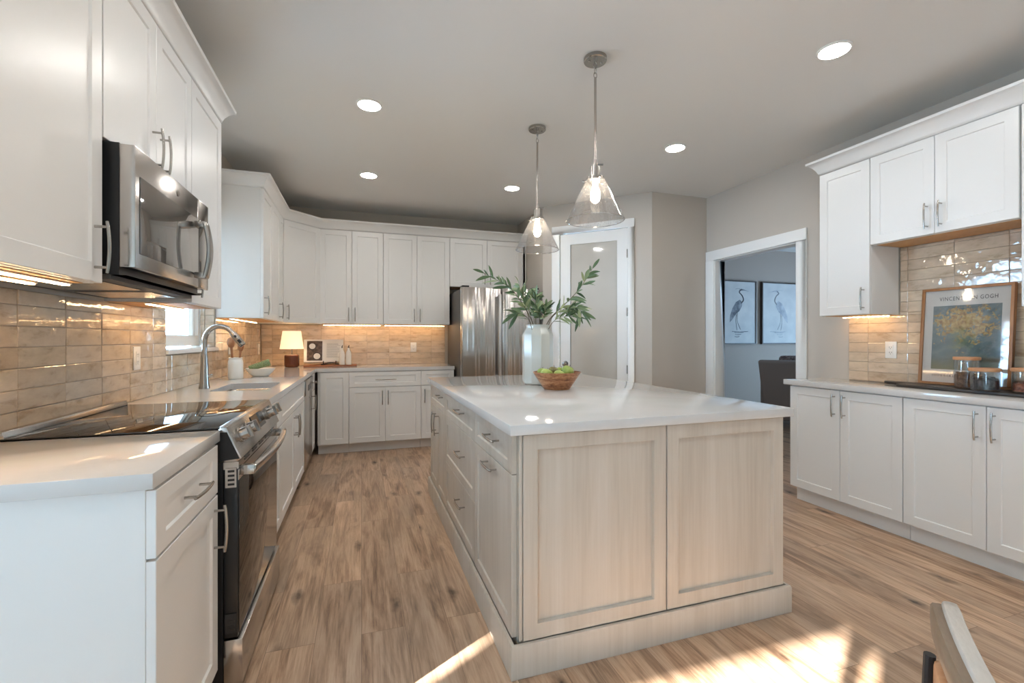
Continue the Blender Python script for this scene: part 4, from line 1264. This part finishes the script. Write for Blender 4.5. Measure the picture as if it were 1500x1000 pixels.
# ------------------------------------------------------------------ vase with branches
VX, VY = 1.155, 2.93
va = MB()
vprof = [(0.0, 0.002), (0.092, 0.002), (0.100, 0.010), (0.1065, 0.03), (0.1065, 0.335), (0.100, 0.352), (0.082, 0.378), (0.079, 0.392), (0.082, 0.404), (0.080, 0.407), (0.074, 0.405), (0.074, 0.38), (0.095, 0.34), (0.098, 0.03), (0.0, 0.02)]
va.lathe(vprof, 10, rot=R(9), cap=False)
vase = va.build('vase', VASE, smooth=True, angle=25, bevel=0.0)
vase.location = (VX, VY, CZ)
tag(vase, 'tall pale faceted vase on the island holding green branches', 'vase')
def branch(label, pts, r0, nleaf, lsize, seed, spread=1.0, start=0.33):
    nleaf = int(nleaf * 1.55)
    rnd_ = random.Random(seed)
    o = thing('olive_branch', label, 'branch', (VX, VY, CZ), 0, 'branches in the vase')
    loc = Vector((VX, VY, CZ))
    P_ = [Vector(p) - loc for p in pts]
    cur = bez(P_, 8)
    m = len(cur)
    st2 = MB().tube(cur, [r0 * (1 - 0.75 * i / (m - 1)) for i in range(m)], 6)
    st2.tube([(P_[0].x * 0.4 + rnd_.uniform(-.03, .03), P_[0].y * 0.4 + rnd_.uniform(-.03, .03), 0.024), P_[0] * 0.5 + Vector((0, 0, 0.0)), cur[0]], r0, 6)
    st2.build('stem', STICK, o)
    lf = MB()
    for i in range(nleaf):
        s = start + (1.0 - start) * (i + rnd_.random() * 0.6) / nleaf
        idx = min(m - 2, int(s * (m - 1)))
        p = cur[idx].lerp(cur[idx + 1], s * (m - 1) - idx) if idx < m - 1 else cur[-1]
        d = (cur[idx + 1] - cur[idx]).normalized()
        a = rnd_.uniform(0, 2 * math.pi)
        perp = d.orthogonal().normalized()
        perp = Matrix.Rotation(a, 3, d) @ perp
        ld = (d * rnd_.uniform(0.5, 1.0) + perp * rnd_.uniform(0.5, 1.0) * spread).normalized()
        if i >= nleaf - 1:
            ld, p = d, cur[-1]
        Ls = lsize * rnd_.uniform(0.7, 1.15)
        sd = ld.cross(Vector((rnd_.uniform(-.3, .3), rnd_.uniform(-1, 1), rnd_.uniform(-.6, 1)))).normalized()
        nn = sd.cross(ld).normalized()
        droop = Vector((0, 0, -1)) * Ls * rnd_.uniform(0.0, 0.45)
        K = 7
        vs = []
        for j in range(K):
            q = j / (K - 1)
            w = Ls * 0.115 * (math.sin(math.pi * min(1, q * 0.93 + 0.04)) ** 0.8)
            c_ = p + ld * Ls * q + droop * q * q
            vs += [c_ - sd * w + nn * w * 0.3, c_, c_ + sd * w + nn * w * 0.3]
        fs = []
        for j in range(K - 1):
            fs += [(j * 3, j * 3 + 1, j * 3 + 4, j * 3 + 3), (j * 3 + 1, j * 3 + 2, j * 3 + 5, j * 3 + 4)]
        lf.add([tuple(v_) for v_ in vs], fs)
    lf.build('leaves', LEAF, o, fixn=False, angle=80)
    return o
vr = CZ + 0.30
BR = [
 ('long branch reaching far left from the vase', [(1.16, 2.93, vr), (1.11, 2.92, 1.34), (1.04, 2.90, 1.45), (0.95, 2.90, 1.56), (0.88, 2.90, 1.60), (0.765, 2.90, 1.655)], 0.0040, 15, 0.105, 1),
 ('long branch reaching far right from the vase', [(1.17, 2.93, vr), (1.24, 2.92, 1.36), (1.34, 2.90, 1.46), (1.43, 2.89, 1.55), (1.49, 2.88, 1.63), (1.545, 2.87, 1.72)], 0.0040, 16, 0.105, 2),
 ('upright pale branch on the left of the vase top', [(1.14, 2.95, vr), (1.12, 2.97, 1.38), (1.07, 2.98, 1.50), (1.035, 2.98, 1.60)], 0.003, 14, 0.10, 3),
 ('upright dark leafy branch in the vase middle', [(1.15, 2.95, vr), (1.16, 2.98, 1.38), (1.165, 3.0, 1.47), (1.17, 3.0, 1.53)], 0.003, 20, 0.085, 4),
 ('arching pale branch leaning back in the vase', [(1.15, 2.93, vr), (1.10, 3.0, 1.42), (1.11, 3.06, 1.54), (1.17, 3.08, 1.57)], 0.0028, 16, 0.09, 5),
 ('short low branch drooping on the left rim of the vase', [(1.12, 2.90, vr), (1.06, 2.85, 1.35), (0.99, 2.82, 1.39), (0.95, 2.81, 1.38)], 0.0028, 9, 0.105, 6),
 ('spreading branch bending right and down from the vase', [(1.19, 2.91, vr), (1.24, 2.88, 1.37), (1.33, 2.86, 1.43), (1.41, 2.84, 1.44), (1.45, 2.84, 1.40)], 0.003, 15, 0.10, 7),
 ('short low branch pointing right over the vase rim', [(1.18, 2.90, vr), (1.24, 2.86, 1.34), (1.31, 2.84, 1.375), (1.38, 2.83, 1.375)], 0.0026, 9, 0.09, 8),
 ('short bushy branch at the front of the vase mouth', [(1.15, 2.90, vr), (1.145, 2.87, 1.35), (1.13, 2.85, 1.40), (1.12, 2.84, 1.43)], 0.0028, 20, 0.085, 9),
 ('short bushy branch at the right of the vase mouth', [(1.175, 2.93, vr), (1.195, 2.93, 1.36), (1.205, 2.92, 1.41), (1.21, 2.92, 1.45)], 0.0028, 20, 0.085, 10),
]
for lab, pts, r0, nl, ls, sd in BR:
    branch(lab, pts, r0, nl, ls, sd)

# ------------------------------------------------------------------ fruit bowl
BX, BY = 1.145, 2.585
bw = MB().lathe([(0.0, 0.001), (0.078, 0.001), (0.082, 0.006), (0.115, 0.055), (0.147, 0.104), (0.149, 0.107), (0.144, 0.107), (0.110, 0.058), (0.076, 0.012), (0.0, 0.010)], 40, cap=False).build('bowl', BOWLWOOD, angle=50)
bw.location = (BX, BY, CZ)
tag(bw, 'flared acacia wood bowl of fruit on the island', 'bowl')
def apple(label, x, y, z, r, m, stretch=1.0):
    prof = []
    for i in range(15):
        a = -math.pi / 2 + math.pi * i / 14
        rr_ = r * math.cos(a) * (1 + 0.06 * math.sin(a))
        zz = r * 0.94 * stretch * math.sin(a)
        dip = math.exp(-(rr_ / (0.30 * r)) ** 2)
        zz += -0.24 * r * dip if a > 0 else 0.16 * r * dip
        prof.append((max(rr_, 0.0), zz))
    o = MB().lathe(prof, 24, cap=False).build('apple' if m is APPLE else 'pear', m, angle=80)
    o.location = (x, y, z)
    MB().tube([(0, 0, r * 0.66 * stretch), (0.003, 0.001, r * 0.95 * stretch), (0.007, 0.002, r * 1.12 * stretch)], 0.0014, 6).build('stem', STICK, o)
    o.rotation_euler = (random.uniform(-.4, .4), random.uniform(-.4, .4), random.uniform(0, 6))
    return tag(o, label, 'fruit', 'fruit in the wooden bowl')
zb_ = CZ + 0.085
apple('bright green apple at the left side of the wooden bowl', BX - 0.072, BY - 0.01, zb_ + 0.008, 0.037, APPLE)
apple('brown green pear at the back middle of the wooden bowl', BX - 0.003, BY + 0.046, zb_ + 0.018, 0.034, PEAR, 1.05)
apple('yellow green apple at the front middle of the wooden bowl', BX - 0.005, BY - 0.045, zb_ + 0.001, 0.036, APPLE)
apple('large pale green apple at the right of the wooden bowl', BX + 0.076, BY + 0.005, zb_ + 0.022, 0.040, APPLE)
apple('green apple behind the left apple in the bowl', BX - 0.070, BY + 0.072, zb_ + 0.013, 0.031, APPLE)
apple('green apple tucked low behind the right apple', BX + 0.056, BY + 0.070, zb_ + 0.018, 0.029, APPLE)

# ------------------------------------------------------------------ things on the left and far counter
ck = MB().lathe([(0.0, 0.001), (0.046, 0.001), (0.050, 0.006), (0.052, 0.02), (0.052, 0.128), (0.049, 0.142), (0.046, 0.150), (0.046, 0.158), (0.049, 0.162), (0.047, 0.165), (0.043, 0.163), (0.043, 0.02), (0.0, 0.012)], 32, cap=False).build('utensil_crock', CERAMIC, angle=50)
ck.location = (-0.925, 4.02, CZ)
tag(ck, 'white ceramic utensil crock beside the faucet', 'crock')
def spoon(label, base, tip, head, flat):
    o = thing('wooden_spoon', label, 'spoon', (base[0], base[1], base[2]), 0, 'wooden spoons in the crock')
    b, t_ = Vector((0, 0, 0)), Vector(tip) - Vector(base)
    d = t_.normalized()
    MB().tube([b, b + t_ * 0.5, t_], [0.006, 0.0065, 0.009], 10).build('spoon_handle', SPOON, o)
    s = MB().sphere((0, 0, 0), head[0], head[1], head[2], 16, 10)
    rot = Vector((0, 0, 1)).rotation_difference(d).to_matrix()
    cc = t_ + d * head[2] * 0.85
    s.map(lambda x, y, z: tuple(cc + rot @ Vector((x, y, z))))
    s.build('spoon_head', SPOON, o)
spoon('wooden spoon with a wide round head leaning left in the crock', (-0.934, 4.002, CZ + 0.02), (-0.946, 3.989, CZ + 0.245), (0.026, 0.034, 0.042), 0.4)
spoon('slimmer wooden spoon standing upright in the crock', (-0.912, 4.035, CZ + 0.02), (-0.898, 4.05, CZ + 0.215), (0.022, 0.016, 0.042), 0.4)
sb_ = MB().lathe([(0.0, 0.001), (0.058, 0.001), (0.064, 0.006), (0.092, 0.032), (0.110, 0.062), (0.112, 0.066), (0.108, 0.066), (0.088, 0.036), (0.058, 0.012), (0.0, 0.010)], 36, cap=False).build('serving_bowl', CERAMIC, angle=50)
sb_.location = (-0.800, 4.27, CZ)
tag(sb_, 'shallow cream serving bowl with a rolled green cloth', 'bowl')
# rolled cloth
rc = MB()
n, turns = 60, 3.2
spiral = [((0.004 + 0.026 * i / n) * math.cos(2 * math.pi * turns * i / n), (0.004 + 0.026 * i / n) * math.sin(2 * math.pi * turns * i / n)) for i in range(n + 1)]
A0, A1 = Vector((-0.88, 4.25, CZ + 0.065)), Vector((-0.735, 4.29, CZ + 0.112))
ax = (A1 - A0)
e1 = ax.cross(Vector((0, 0, 1))).normalized()
e2 = e1.cross(ax).normalized()
vs = []
K = 10
for k_ in range(K + 1):
    q = k_ / K
    sc3 = 0.72 + 0.28 * q
    c_ = A0 + ax * q
    for a, b in spiral:
        vs.append(tuple(c_ + e1 * a * sc3 + e2 * b * sc3))
m_ = n + 1
rc.add(vs, [(k_ * m_ + i, k_ * m_ + i + 1, (k_ + 1) * m_ + i + 1, (k_ + 1) * m_ + i) for k_ in range(K) for i in range(n)])
cl = rc.build('rolled_cloth', CLOTH, fixn=False, angle=80)
sm = cl.modifiers.new('thickness', 'SOLIDIFY'); sm.thickness = 0.0022
tag(cl, 'rolled sage green cloth lying in the cream bowl', 'cloth')

# table lamp
lp = thing('table_lamp', 'small table lamp with white shade and brown glass base in the far corner', 'lamp', (-0.725, 5.50, CZ), 0)
lb = MB().lathe([(0.0, 0.001), (0.066, 0.001), (0.074, 0.010), (0.076, 0.025), (0.076, 0.118), (0.072, 0.132), (0.060, 0.138), (0.0, 0.140)], 28, cap=False)
lb.build('base', BROWNBASE, lp, angle=50)
MB().tube([(0, 0, 0.139), (0, 0, 0.215)], 0.006, 10).build('neck', NICKEL, lp)
MB().lathe([(0.120, 0.200), (0.092, 0.395), (0.089, 0.395), (0.117, 0.200)], 40, cap=False).build('shade', SHADE, lp, angle=50)
MB().sphere((0, 0, 0.265), 0.026, n=12, m=8).build('bulb', emis('lamp_bulb', (1.0, 0.74, 0.46), 18), lp)
hp_ = MB()
for a in (0, 120, 240):
    hp_.tube([(0, 0, 0.392), (0.0895 * math.cos(R(a)), 0.0895 * math.sin(R(a)), 0.392)], 0.0018, 6)
hp_.tube([(0, 0, 0.21), (0, 0, 0.394)], 0.0018, 6)
hp_.build('harp', NICKEL, lp)

# board, book stand, cookbook, two bottles
bd = MB().prism([(-0.60, 5.42), (-0.30, 5.42), (-0.05, 5.45), (-0.05, 5.70), (-0.62, 5.70)], CZ + 0.001, CZ + 0.016).build('wooden_board', BOARD, bevel=0.003)
tag(bd, 'thin brown wooden board under the cookbook on the far counter', 'board')
bs = thing('book_stand', 'small black book stand holding the open cookbook', 'stand', (-0.40, 5.56, CZ + 0.016), 0)
st_ = MB()
st_.tube(bez([(-0.03, -0.045, 0.006), (0.0, -0.03, 0.010), (0.05, -0.028, 0.022), (0.11, -0.028, 0.018), (0.155, -0.03, 0.008)], 6), 0.006, 8)
st_.build('ledge', BLACK, bs)
for xx in (-0.005, 0.125):
    MB().tube(bez([(xx, -0.055, 0.046), (xx, -0.052, 0.016), (xx, -0.03, 0.008), (xx, 0.03, 0.010), (xx, 0.10, 0.006)], 6), 0.0055, 8).build('foot', BLACK, bs)
MB().tube([(0.06, 0.035, 0.012), (0.06, 0.098, 0.20)], 0.005, 8).build('back_rest', BLACK, bs)
bk_ = thing('cookbook', 'open cookbook with a food photo page on the black stand', 'book', (-0.405, 5.545, CZ + 0.046), 0)
bk_.rotation_euler = (R(-17), 0, R(2))
# local: x across, z up, page faces -y
def page(x0, x1, bulge):
    mb = MB()
    n = 10
    poly = []
    for i in range(n + 1):
        s = i / n
        poly.append((x0 + (x1 - x0) * s, -bulge * math.sin(math.pi * s) ** 0.7 - 0.004))
    poly += [(x1, 0.012), (x0, 0.012)]
    return mb.prism(poly, 0.0, 0.265)
pl = page(-0.205, 0.0, 0.008).build('left_pages', PAPER, bk_)
pr = page(0.0005, 0.205, 0.008).build('right_pages', PAPER, bk_)
MB().box(-0.208, 0.208, 0.0122, 0.0155, -0.003, 0.268).build('cover', PAPER, bk_)
ph = MB()
n = 10
vs = []
for i in range(n + 1):
    x = -0.175 + 0.160 * i / n
    s = (x + 0.205) / 0.205
    yy = -0.008 * math.sin(math.pi * s) ** 0.7 - 0.0046
    vs += [(x, yy, 0.018), (x, yy, 0.247)]
ph.add(vs, [(2 * i, 2 * i + 2, 2 * i + 3, 2 * i + 1) for i in range(n)])
pho = ph.build('food_photo', PHOTO, pl, fixn=False)
for cx_, cz_, r_ in ((-0.120, 0.185, 0.042), (-0.070, 0.068, 0.045)):
    MB().lathe([(r_, 0.0), (r_, 0.0006), (0.0, 0.0008)], 24).map(lambda a, b, c: (cx_ + a, -0.0128 - c, cz_ + b)).build('plate_print', DARKFRAME, pl)
    MB().lathe([(r_ * 0.78, 0.0008), (r_ * 0.78, 0.0013), (0.0, 0.0015)], 24).map(lambda a, b, c: (cx_ + a, -0.0128 - c, cz_ + b)).build('plate_print', PAPER, pl)
tx = MB()
for i in range(13):
    z = 0.215 - i * 0.0135
    w = random.uniform(0.10, 0.15)
    tx.box(0.03, 0.03 + w, -0.0135, -0.0125, z, z + 0.0022)
tx.build('text_lines', DARKGREY, pr)
def bottle(label, x, y):
    o = thing('oil_bottle', label, 'bottle', (x, y, CZ + 0.016), 0, 'pale bottles beside the cookbook')
    MB().lathe([(0.0, 0.0005), (0.028, 0.0005), (0.031, 0.004), (0.031, 0.115), (0.026, 0.145), (0.014, 0.168), (0.012, 0.190), (0.014, 0.192), (0.0, 0.193)], 24, cap=False).build('body', CERAMIC, o)
    MB().tube([(0, 0, 0.192), (0, 0, 0.207), (0.006, -0.004, 0.222)], [0.009, 0.006, 0.004], 10).build('pourer', DARKGREY, o)
bottle('pale bottle with pour spout touching the cookbook', -0.208, 5.488)
bottle('pale bottle with pour spout, right one of the pair by the cookbook', -0.139, 5.492)

# ------------------------------------------------------------------ right counter: tray, poster, jars
tray = MB()
poly = [(2.02, -0.19), (2.045, -0.05), (2.16, -0.045), (2.20, -0.02), (2.20, 0.005), (2.16, 0.03), (2.045, 0.035), (2.02, 0.045), (1.05, 0.045), (1.05, -0.19)]
tray.prism([(3.475 + b, a) for a, b in poly], CZ + 0.001, CZ + 0.019)
tag(tray.build('serving_board', DARKWOOD, bevel=0.004), 'long dark wooden serving board under the poster and jars', 'board')
pf = thing('framed_poster', 'oak framed art poster leaning on the right wall tile', 'poster', (3.488, 2.002, CZ + 0.020), R(-90))
pf.rotation_euler = (R(-4.1), 0, R(-91.1))
PWD, PHT, FWD, FD = 0.453, 0.612, 0.016, 0.024
fm = MB()
for x0, x1, z0, z1 in ((0, PWD, 0, FWD), (0, PWD, PHT - FWD, PHT), (0, FWD, FWD, PHT - FWD), (PWD - FWD, PWD, FWD, PHT - FWD)):
    fm.box(x0, x1, -FD, 0, z0, z1)
fm.build('frame', OAKFRAME, pf, bevel=0.001)
MB().box(FWD - 0.002, PWD - FWD + 0.002, -0.014, -0.002, FWD - 0.002, PHT - FWD + 0.002).build('paper', MATBOARD, pf)
MB().box(0.063, PWD - 0.055, -0.0155, -0.0142, 0.098, 0.498).build('print', ART, pf)
def text(s, x, z, size, parent, m, sp=1.0, y=-0.0165, width=None, name='lettering'):
    cu = bpy.data.curves.new(name, 'FONT')
    cu.body = s
    cu.size = size
    cu.space_character = sp
    cu.align_x = 'CENTER'
    cu.align_y = 'CENTER'
    cu.extrude = 0.0003
    cu.materials.append(m)
    tmp = bpy.data.objects.new(name, cu)
    COL.objects.link(tmp)
    bpy.context.view_layer.update()
    me = bpy.data.meshes.new_from_object(tmp.evaluated_get(bpy.context.evaluated_depsgraph_get()))
    bpy.data.objects.remove(tmp)
    xs = [v.co.x for v in me.vertices]
    k = (width / (max(xs) - min(xs))) if width else 1.0
    for v in me.vertices:
        v.co = Vector((x + v.co.x * k, y - v.co.z, z + v.co.y))
    me.materials.clear()
    me.materials.append(m)
    o = bpy.data.objects.new(name, me)
    COL.objects.link(o)
    o.parent = parent
    return o
t1 = text('VINCENT VAN GOGH', PWD / 2 + 0.01, 0.540, 0.034, pf, INK, 1.22, y=-0.0150, width=0.285)
t2 = text('IMPERIAL FRITILLARIES', PWD / 2 - 0.005, 0.058, 0.019, pf, INK, 1.5, y=-0.0150, width=0.30)
MB().box(FWD - 0.001, PWD - FWD + 0.001, -0.0205, -0.0185, FWD - 0.001, PHT - FWD + 0.001).build('glazing', PICGLASS, pf)

def jar(label, x, y, h, r, fill, fh, rot=0.0, lidr=None):
    o = thing('storage_jar', label, 'jar', (x, y, CZ + 0.0195), rot)
    p = [(0.0, 0.0005), (r * 0.93, 0.0005), (r, 0.006), (r, h - 0.012), (r * 0.97, h), (r * 0.93, h), (r * 0.955, h - 0.012), (r * 0.955, 0.012), (0.0, 0.008)]
    MB().lathe(p, 28, cap=False).build('glass', CLEAR, o)
    fb = MB()
    fb.lathe([(0.0, 0.009), (r * 0.93, 0.009), (r * 0.93, fh - 0.008), (r * 0.8, fh), (r * 0.4, fh + 0.006), (0.0, fh + 0.002)], 20, cap=False)
    rn = random.Random(int(h * 1000))
    for i in range(26):
        a = rn.uniform(0, 6.28)
        q = r * 0.78 * math.sqrt(rn.random())
        fb.sphere((q * math.cos(a), q * math.sin(a), fh - 0.002 + rn.uniform(-0.004, 0.006)), 0.012, 0.009, 0.006, 8, 6)
    fb.build('contents', fill, o)
    lr = lidr or r * 1.05
    MB().lathe([(0.0, h + 0.0005), (lr, h + 0.0005), (lr + 0.002, h + 0.004), (lr + 0.002, h + 0.016), (lr, h + 0.019), (0.0, h + 0.019)], 32, cap=False).build('lid', LIDWOOD, o)
    return o
jar('taller glass jar of brown biscuits with wooden lid, behind the low jar', 3.390, 1.711, 0.165, 0.056, COOKIE, 0.085)
jar('low wide glass jar of dark beans with wooden lid on the board', 3.318, 1.594, 0.108, 0.062, BEANS, 0.070)
jar('glass jar of red brown pieces with wooden lid at the picture edge', 3.375, 1.449, 0.115, 0.056, REDTEA, 0.050)

# ------------------------------------------------------------------ living room: bird prints and sofa
def heron(label, x0, x1, z0, z1, m, flip):
    o = thing('canvas_print', label, 'picture', (x0, LY - 0.002, z0), 0, 'bird prints in the next room')
    W_, H_ = x1 - x0, z1 - z0
    f = MB()
    for a0, a1, b0, b1 in ((0, W_, 0, 0.018), (0, W_, H_ - 0.018, H_), (0, 0.018, 0.018, H_ - 0.018), (W_ - 0.018, W_, 0.018, H_ - 0.018)):
        f.box(a0, a1, -0.045, 0, b0, b1)
    f.build('frame', DARKFRAME, o)
    MB().box(0.016, W_ - 0.016, -0.034, -0.002, 0.016, H_ - 0.016).build('canvas', CANVAS, o)
    b = MB()
    yy = -0.0352
    def P_(u, v):
        return ((1 - u if flip else u) * W_, yy, v * H_)
    def blob(pts):
        n_ = len(pts)
        front = [P_(u, v) for u, v in pts]
        b.add(front + [(p[0], p[1] + 0.0006, p[2]) for p in front],
              [tuple(range(n_)), tuple(reversed(range(n_, 2 * n_)))] + [(i, (i + 1) % n_, n_ + (i + 1) % n_, n_ + i) for i in range(n_)])
    def stroke(pts, w):
        c_ = bez([Vector(P_(u, v)) for u, v in pts], 6)
        b.tube([(p.x, yy + 0.0008, p.z) for p in c_], w, 4)
    blob([(0.30, 0.34), (0.36, 0.38), (0.46, 0.47), (0.55, 0.52), (0.62, 0.60), (0.63, 0.66), (0.56, 0.70), (0.46, 0.66), (0.37, 0.56), (0.31, 0.45)])   # body and wing
    stroke([(0.60, 0.64), (0.66, 0.70), (0.62, 0.77), (0.55, 0.82), (0.60, 0.86)], [0.016, 0.014, 0.011, 0.010, 0.010] if False else 0.011)
    blob([(0.55, 0.855), (0.60, 0.875), (0.66, 0.865), (0.82, 0.832), (0.66, 0.848), (0.58, 0.842)])  # head and bill
    stroke([(0.57, 0.872), (0.50, 0.872), (0.45, 0.865)], 0.003)                                    # crest
    stroke([(0.47, 0.47), (0.46, 0.36), (0.49, 0.22)], 0.005)
    stroke([(0.50, 0.49), (0.50, 0.36), (0.58, 0.23)], 0.005)
    for v_, a_, c2_ in ((0.20, 0.36, 0.78), (0.185, 0.42, 0.66), (0.155, 0.44, 0.60), (0.12, 0.43, 0.55)):
        stroke([(a_, v_), ((a_ + c2_) / 2, v_ - 0.006), (c2_, v_)], 0.005)
    b.build('painted_bird', m, o)
heron('left framed print of a dark heron on the living room wall', 5.53, 6.33, 1.137, 2.193, HERON, False)
heron('right framed print of a pale heron on the living room wall', 6.455, 7.275, 1.137, 2.193, HERONPALE, True)
sf = thing('sofa', 'dark grey brown upholstered sofa back seen through the doorway', 'sofa', (5.25, 4.955, 0), R(-50))
MB().prism([(0.06, 0.10), (0.0, 0.90), (0.03, 0.925), (0.30, 0.925), (0.34, 0.10)], 0.0, 1.9, lambda a, b, c: (c, a, b)).map(lambda x, y, z: (x + (0.10 * (0.9 - z) if x < 1 else 0), y, z)).build('back', FABRIC, sf, bevel=0.02, seg=3)
MB().box(0.10, 1.85, 0.30, 0.95, 0.10, 0.44).build('seat', FABRIC, sf, bevel=0.03, seg=3)
MB().box(0.02, 0.22, 0.16, 0.95, 0.12, 0.62).build('arm', FABRIC, sf, bevel=0.03, seg=3)
MB().box(1.70, 1.90, 0.16, 0.95, 0.12, 0.62).build('arm', FABRIC, sf, bevel=0.03, seg=3)
for a, b in ((0.12, 0.2), (1.75, 0.2), (0.12, 0.85), (1.75, 0.85)):
    MB().lathe([(0.02, 0.0), (0.025, 0.105)], 10, (a, b, 0)).build('leg', BLACK, sf)
cu_ = MB().box(0.24, 0.85, 0.35, 0.49, 0.445, 0.985).build('cushion', THROW, bevel=0.05, seg=3)
cu_.location = (5.25, 4.955, 0)
cu_.rotation_euler = (0, 0, R(-50))
tag(cu_, 'patterned brown cushion showing above the sofa back', 'cushion')

# ------------------------------------------------------------------ dining chair at the lower right
CH = Vector((1.03, 0.555))
ch = thing('dining_chair', 'wooden dining chair with a curved pale top rail at the lower right corner', 'chair', (CH.x, CH.y, 0), math.atan2(-0.63, -0.776))
# local: x runs from the far end of the back rail toward the near end, +y is away from the seat? seat lies at -y
def rail(z0, z1, x0, x1, th, yo, bow, name, m):
    n = 18
    vs = []
    for i in range(n + 1):
        s = i / n
        x = x0 + (x1 - x0) * s
        y = yo + bow * (1 - (2 * s - 1) ** 2)
        q = min(1.0, s / 0.10, (1 - s) / 0.10)
        q = math.sqrt(max(0.0, 1 - (1 - q) ** 2)) if q < 1 else 1
        q = max(q, 0.15)
        zc, hh, tt = (z0 + z1) / 2, (z1 - z0) / 2 * q, th / 2 * max(q, 0.3)
        for k_ in range(12):
            a = 2 * math.pi * k_ / 12
            cx = math.copysign(abs(math.cos(a)) ** 0.38, math.cos(a))
            cz = math.copysign(abs(math.sin(a)) ** 0.38, math.sin(a))
            vs.append((x, y + tt * cx, zc + hh * cz))
    fs = [(i * 12 + j, i * 12 + (j + 1) % 12, (i + 1) * 12 + (j + 1) % 12, (i + 1) * 12 + j) for i in range(n) for j in range(12)]
    fs += [tuple(range(12)), tuple(n * 12 + j for j in range(12))]
    return MB().add(vs, fs).build(name, m, ch, angle=50)
rail(0.692, 0.743, 0.0, 0.47, 0.030, -0.007, -0.012, 'top_rail', RAILSHADE)  # darker copy of the rail, painted for its shaded side
rail(0.700, 0.752, 0.004, 0.466, 0.026, 0.006, -0.012, 'rail_lit_top', CHAIRWOOD)  # paler copy of the rail, painted for its sky-lit top
rail(0.560, 0.655, 0.030, 0.44, 0.020, -0.012, -0.012, 'back_slat', LIDWOOD)
MB().box(0.02, 0.45, 0.02, 0.45, 0.43, 0.455).build('seat', CHAIRWOOD, ch, bevel=0.01)
for xx in (0.050, 0.415):
    MB().tube([(xx, -0.06, 0.0), (xx, -0.03, 0.44), (xx, -0.029, 0.60), (xx, -0.027, 0.655)], 0.009, 10).build('leg', BLACK, ch)
for xx in (0.05, 0.42):
    MB().tube([(xx, 0.42, 0.0), (xx, 0.40, 0.429)], 0.010, 10).build('leg', BLACK, ch)
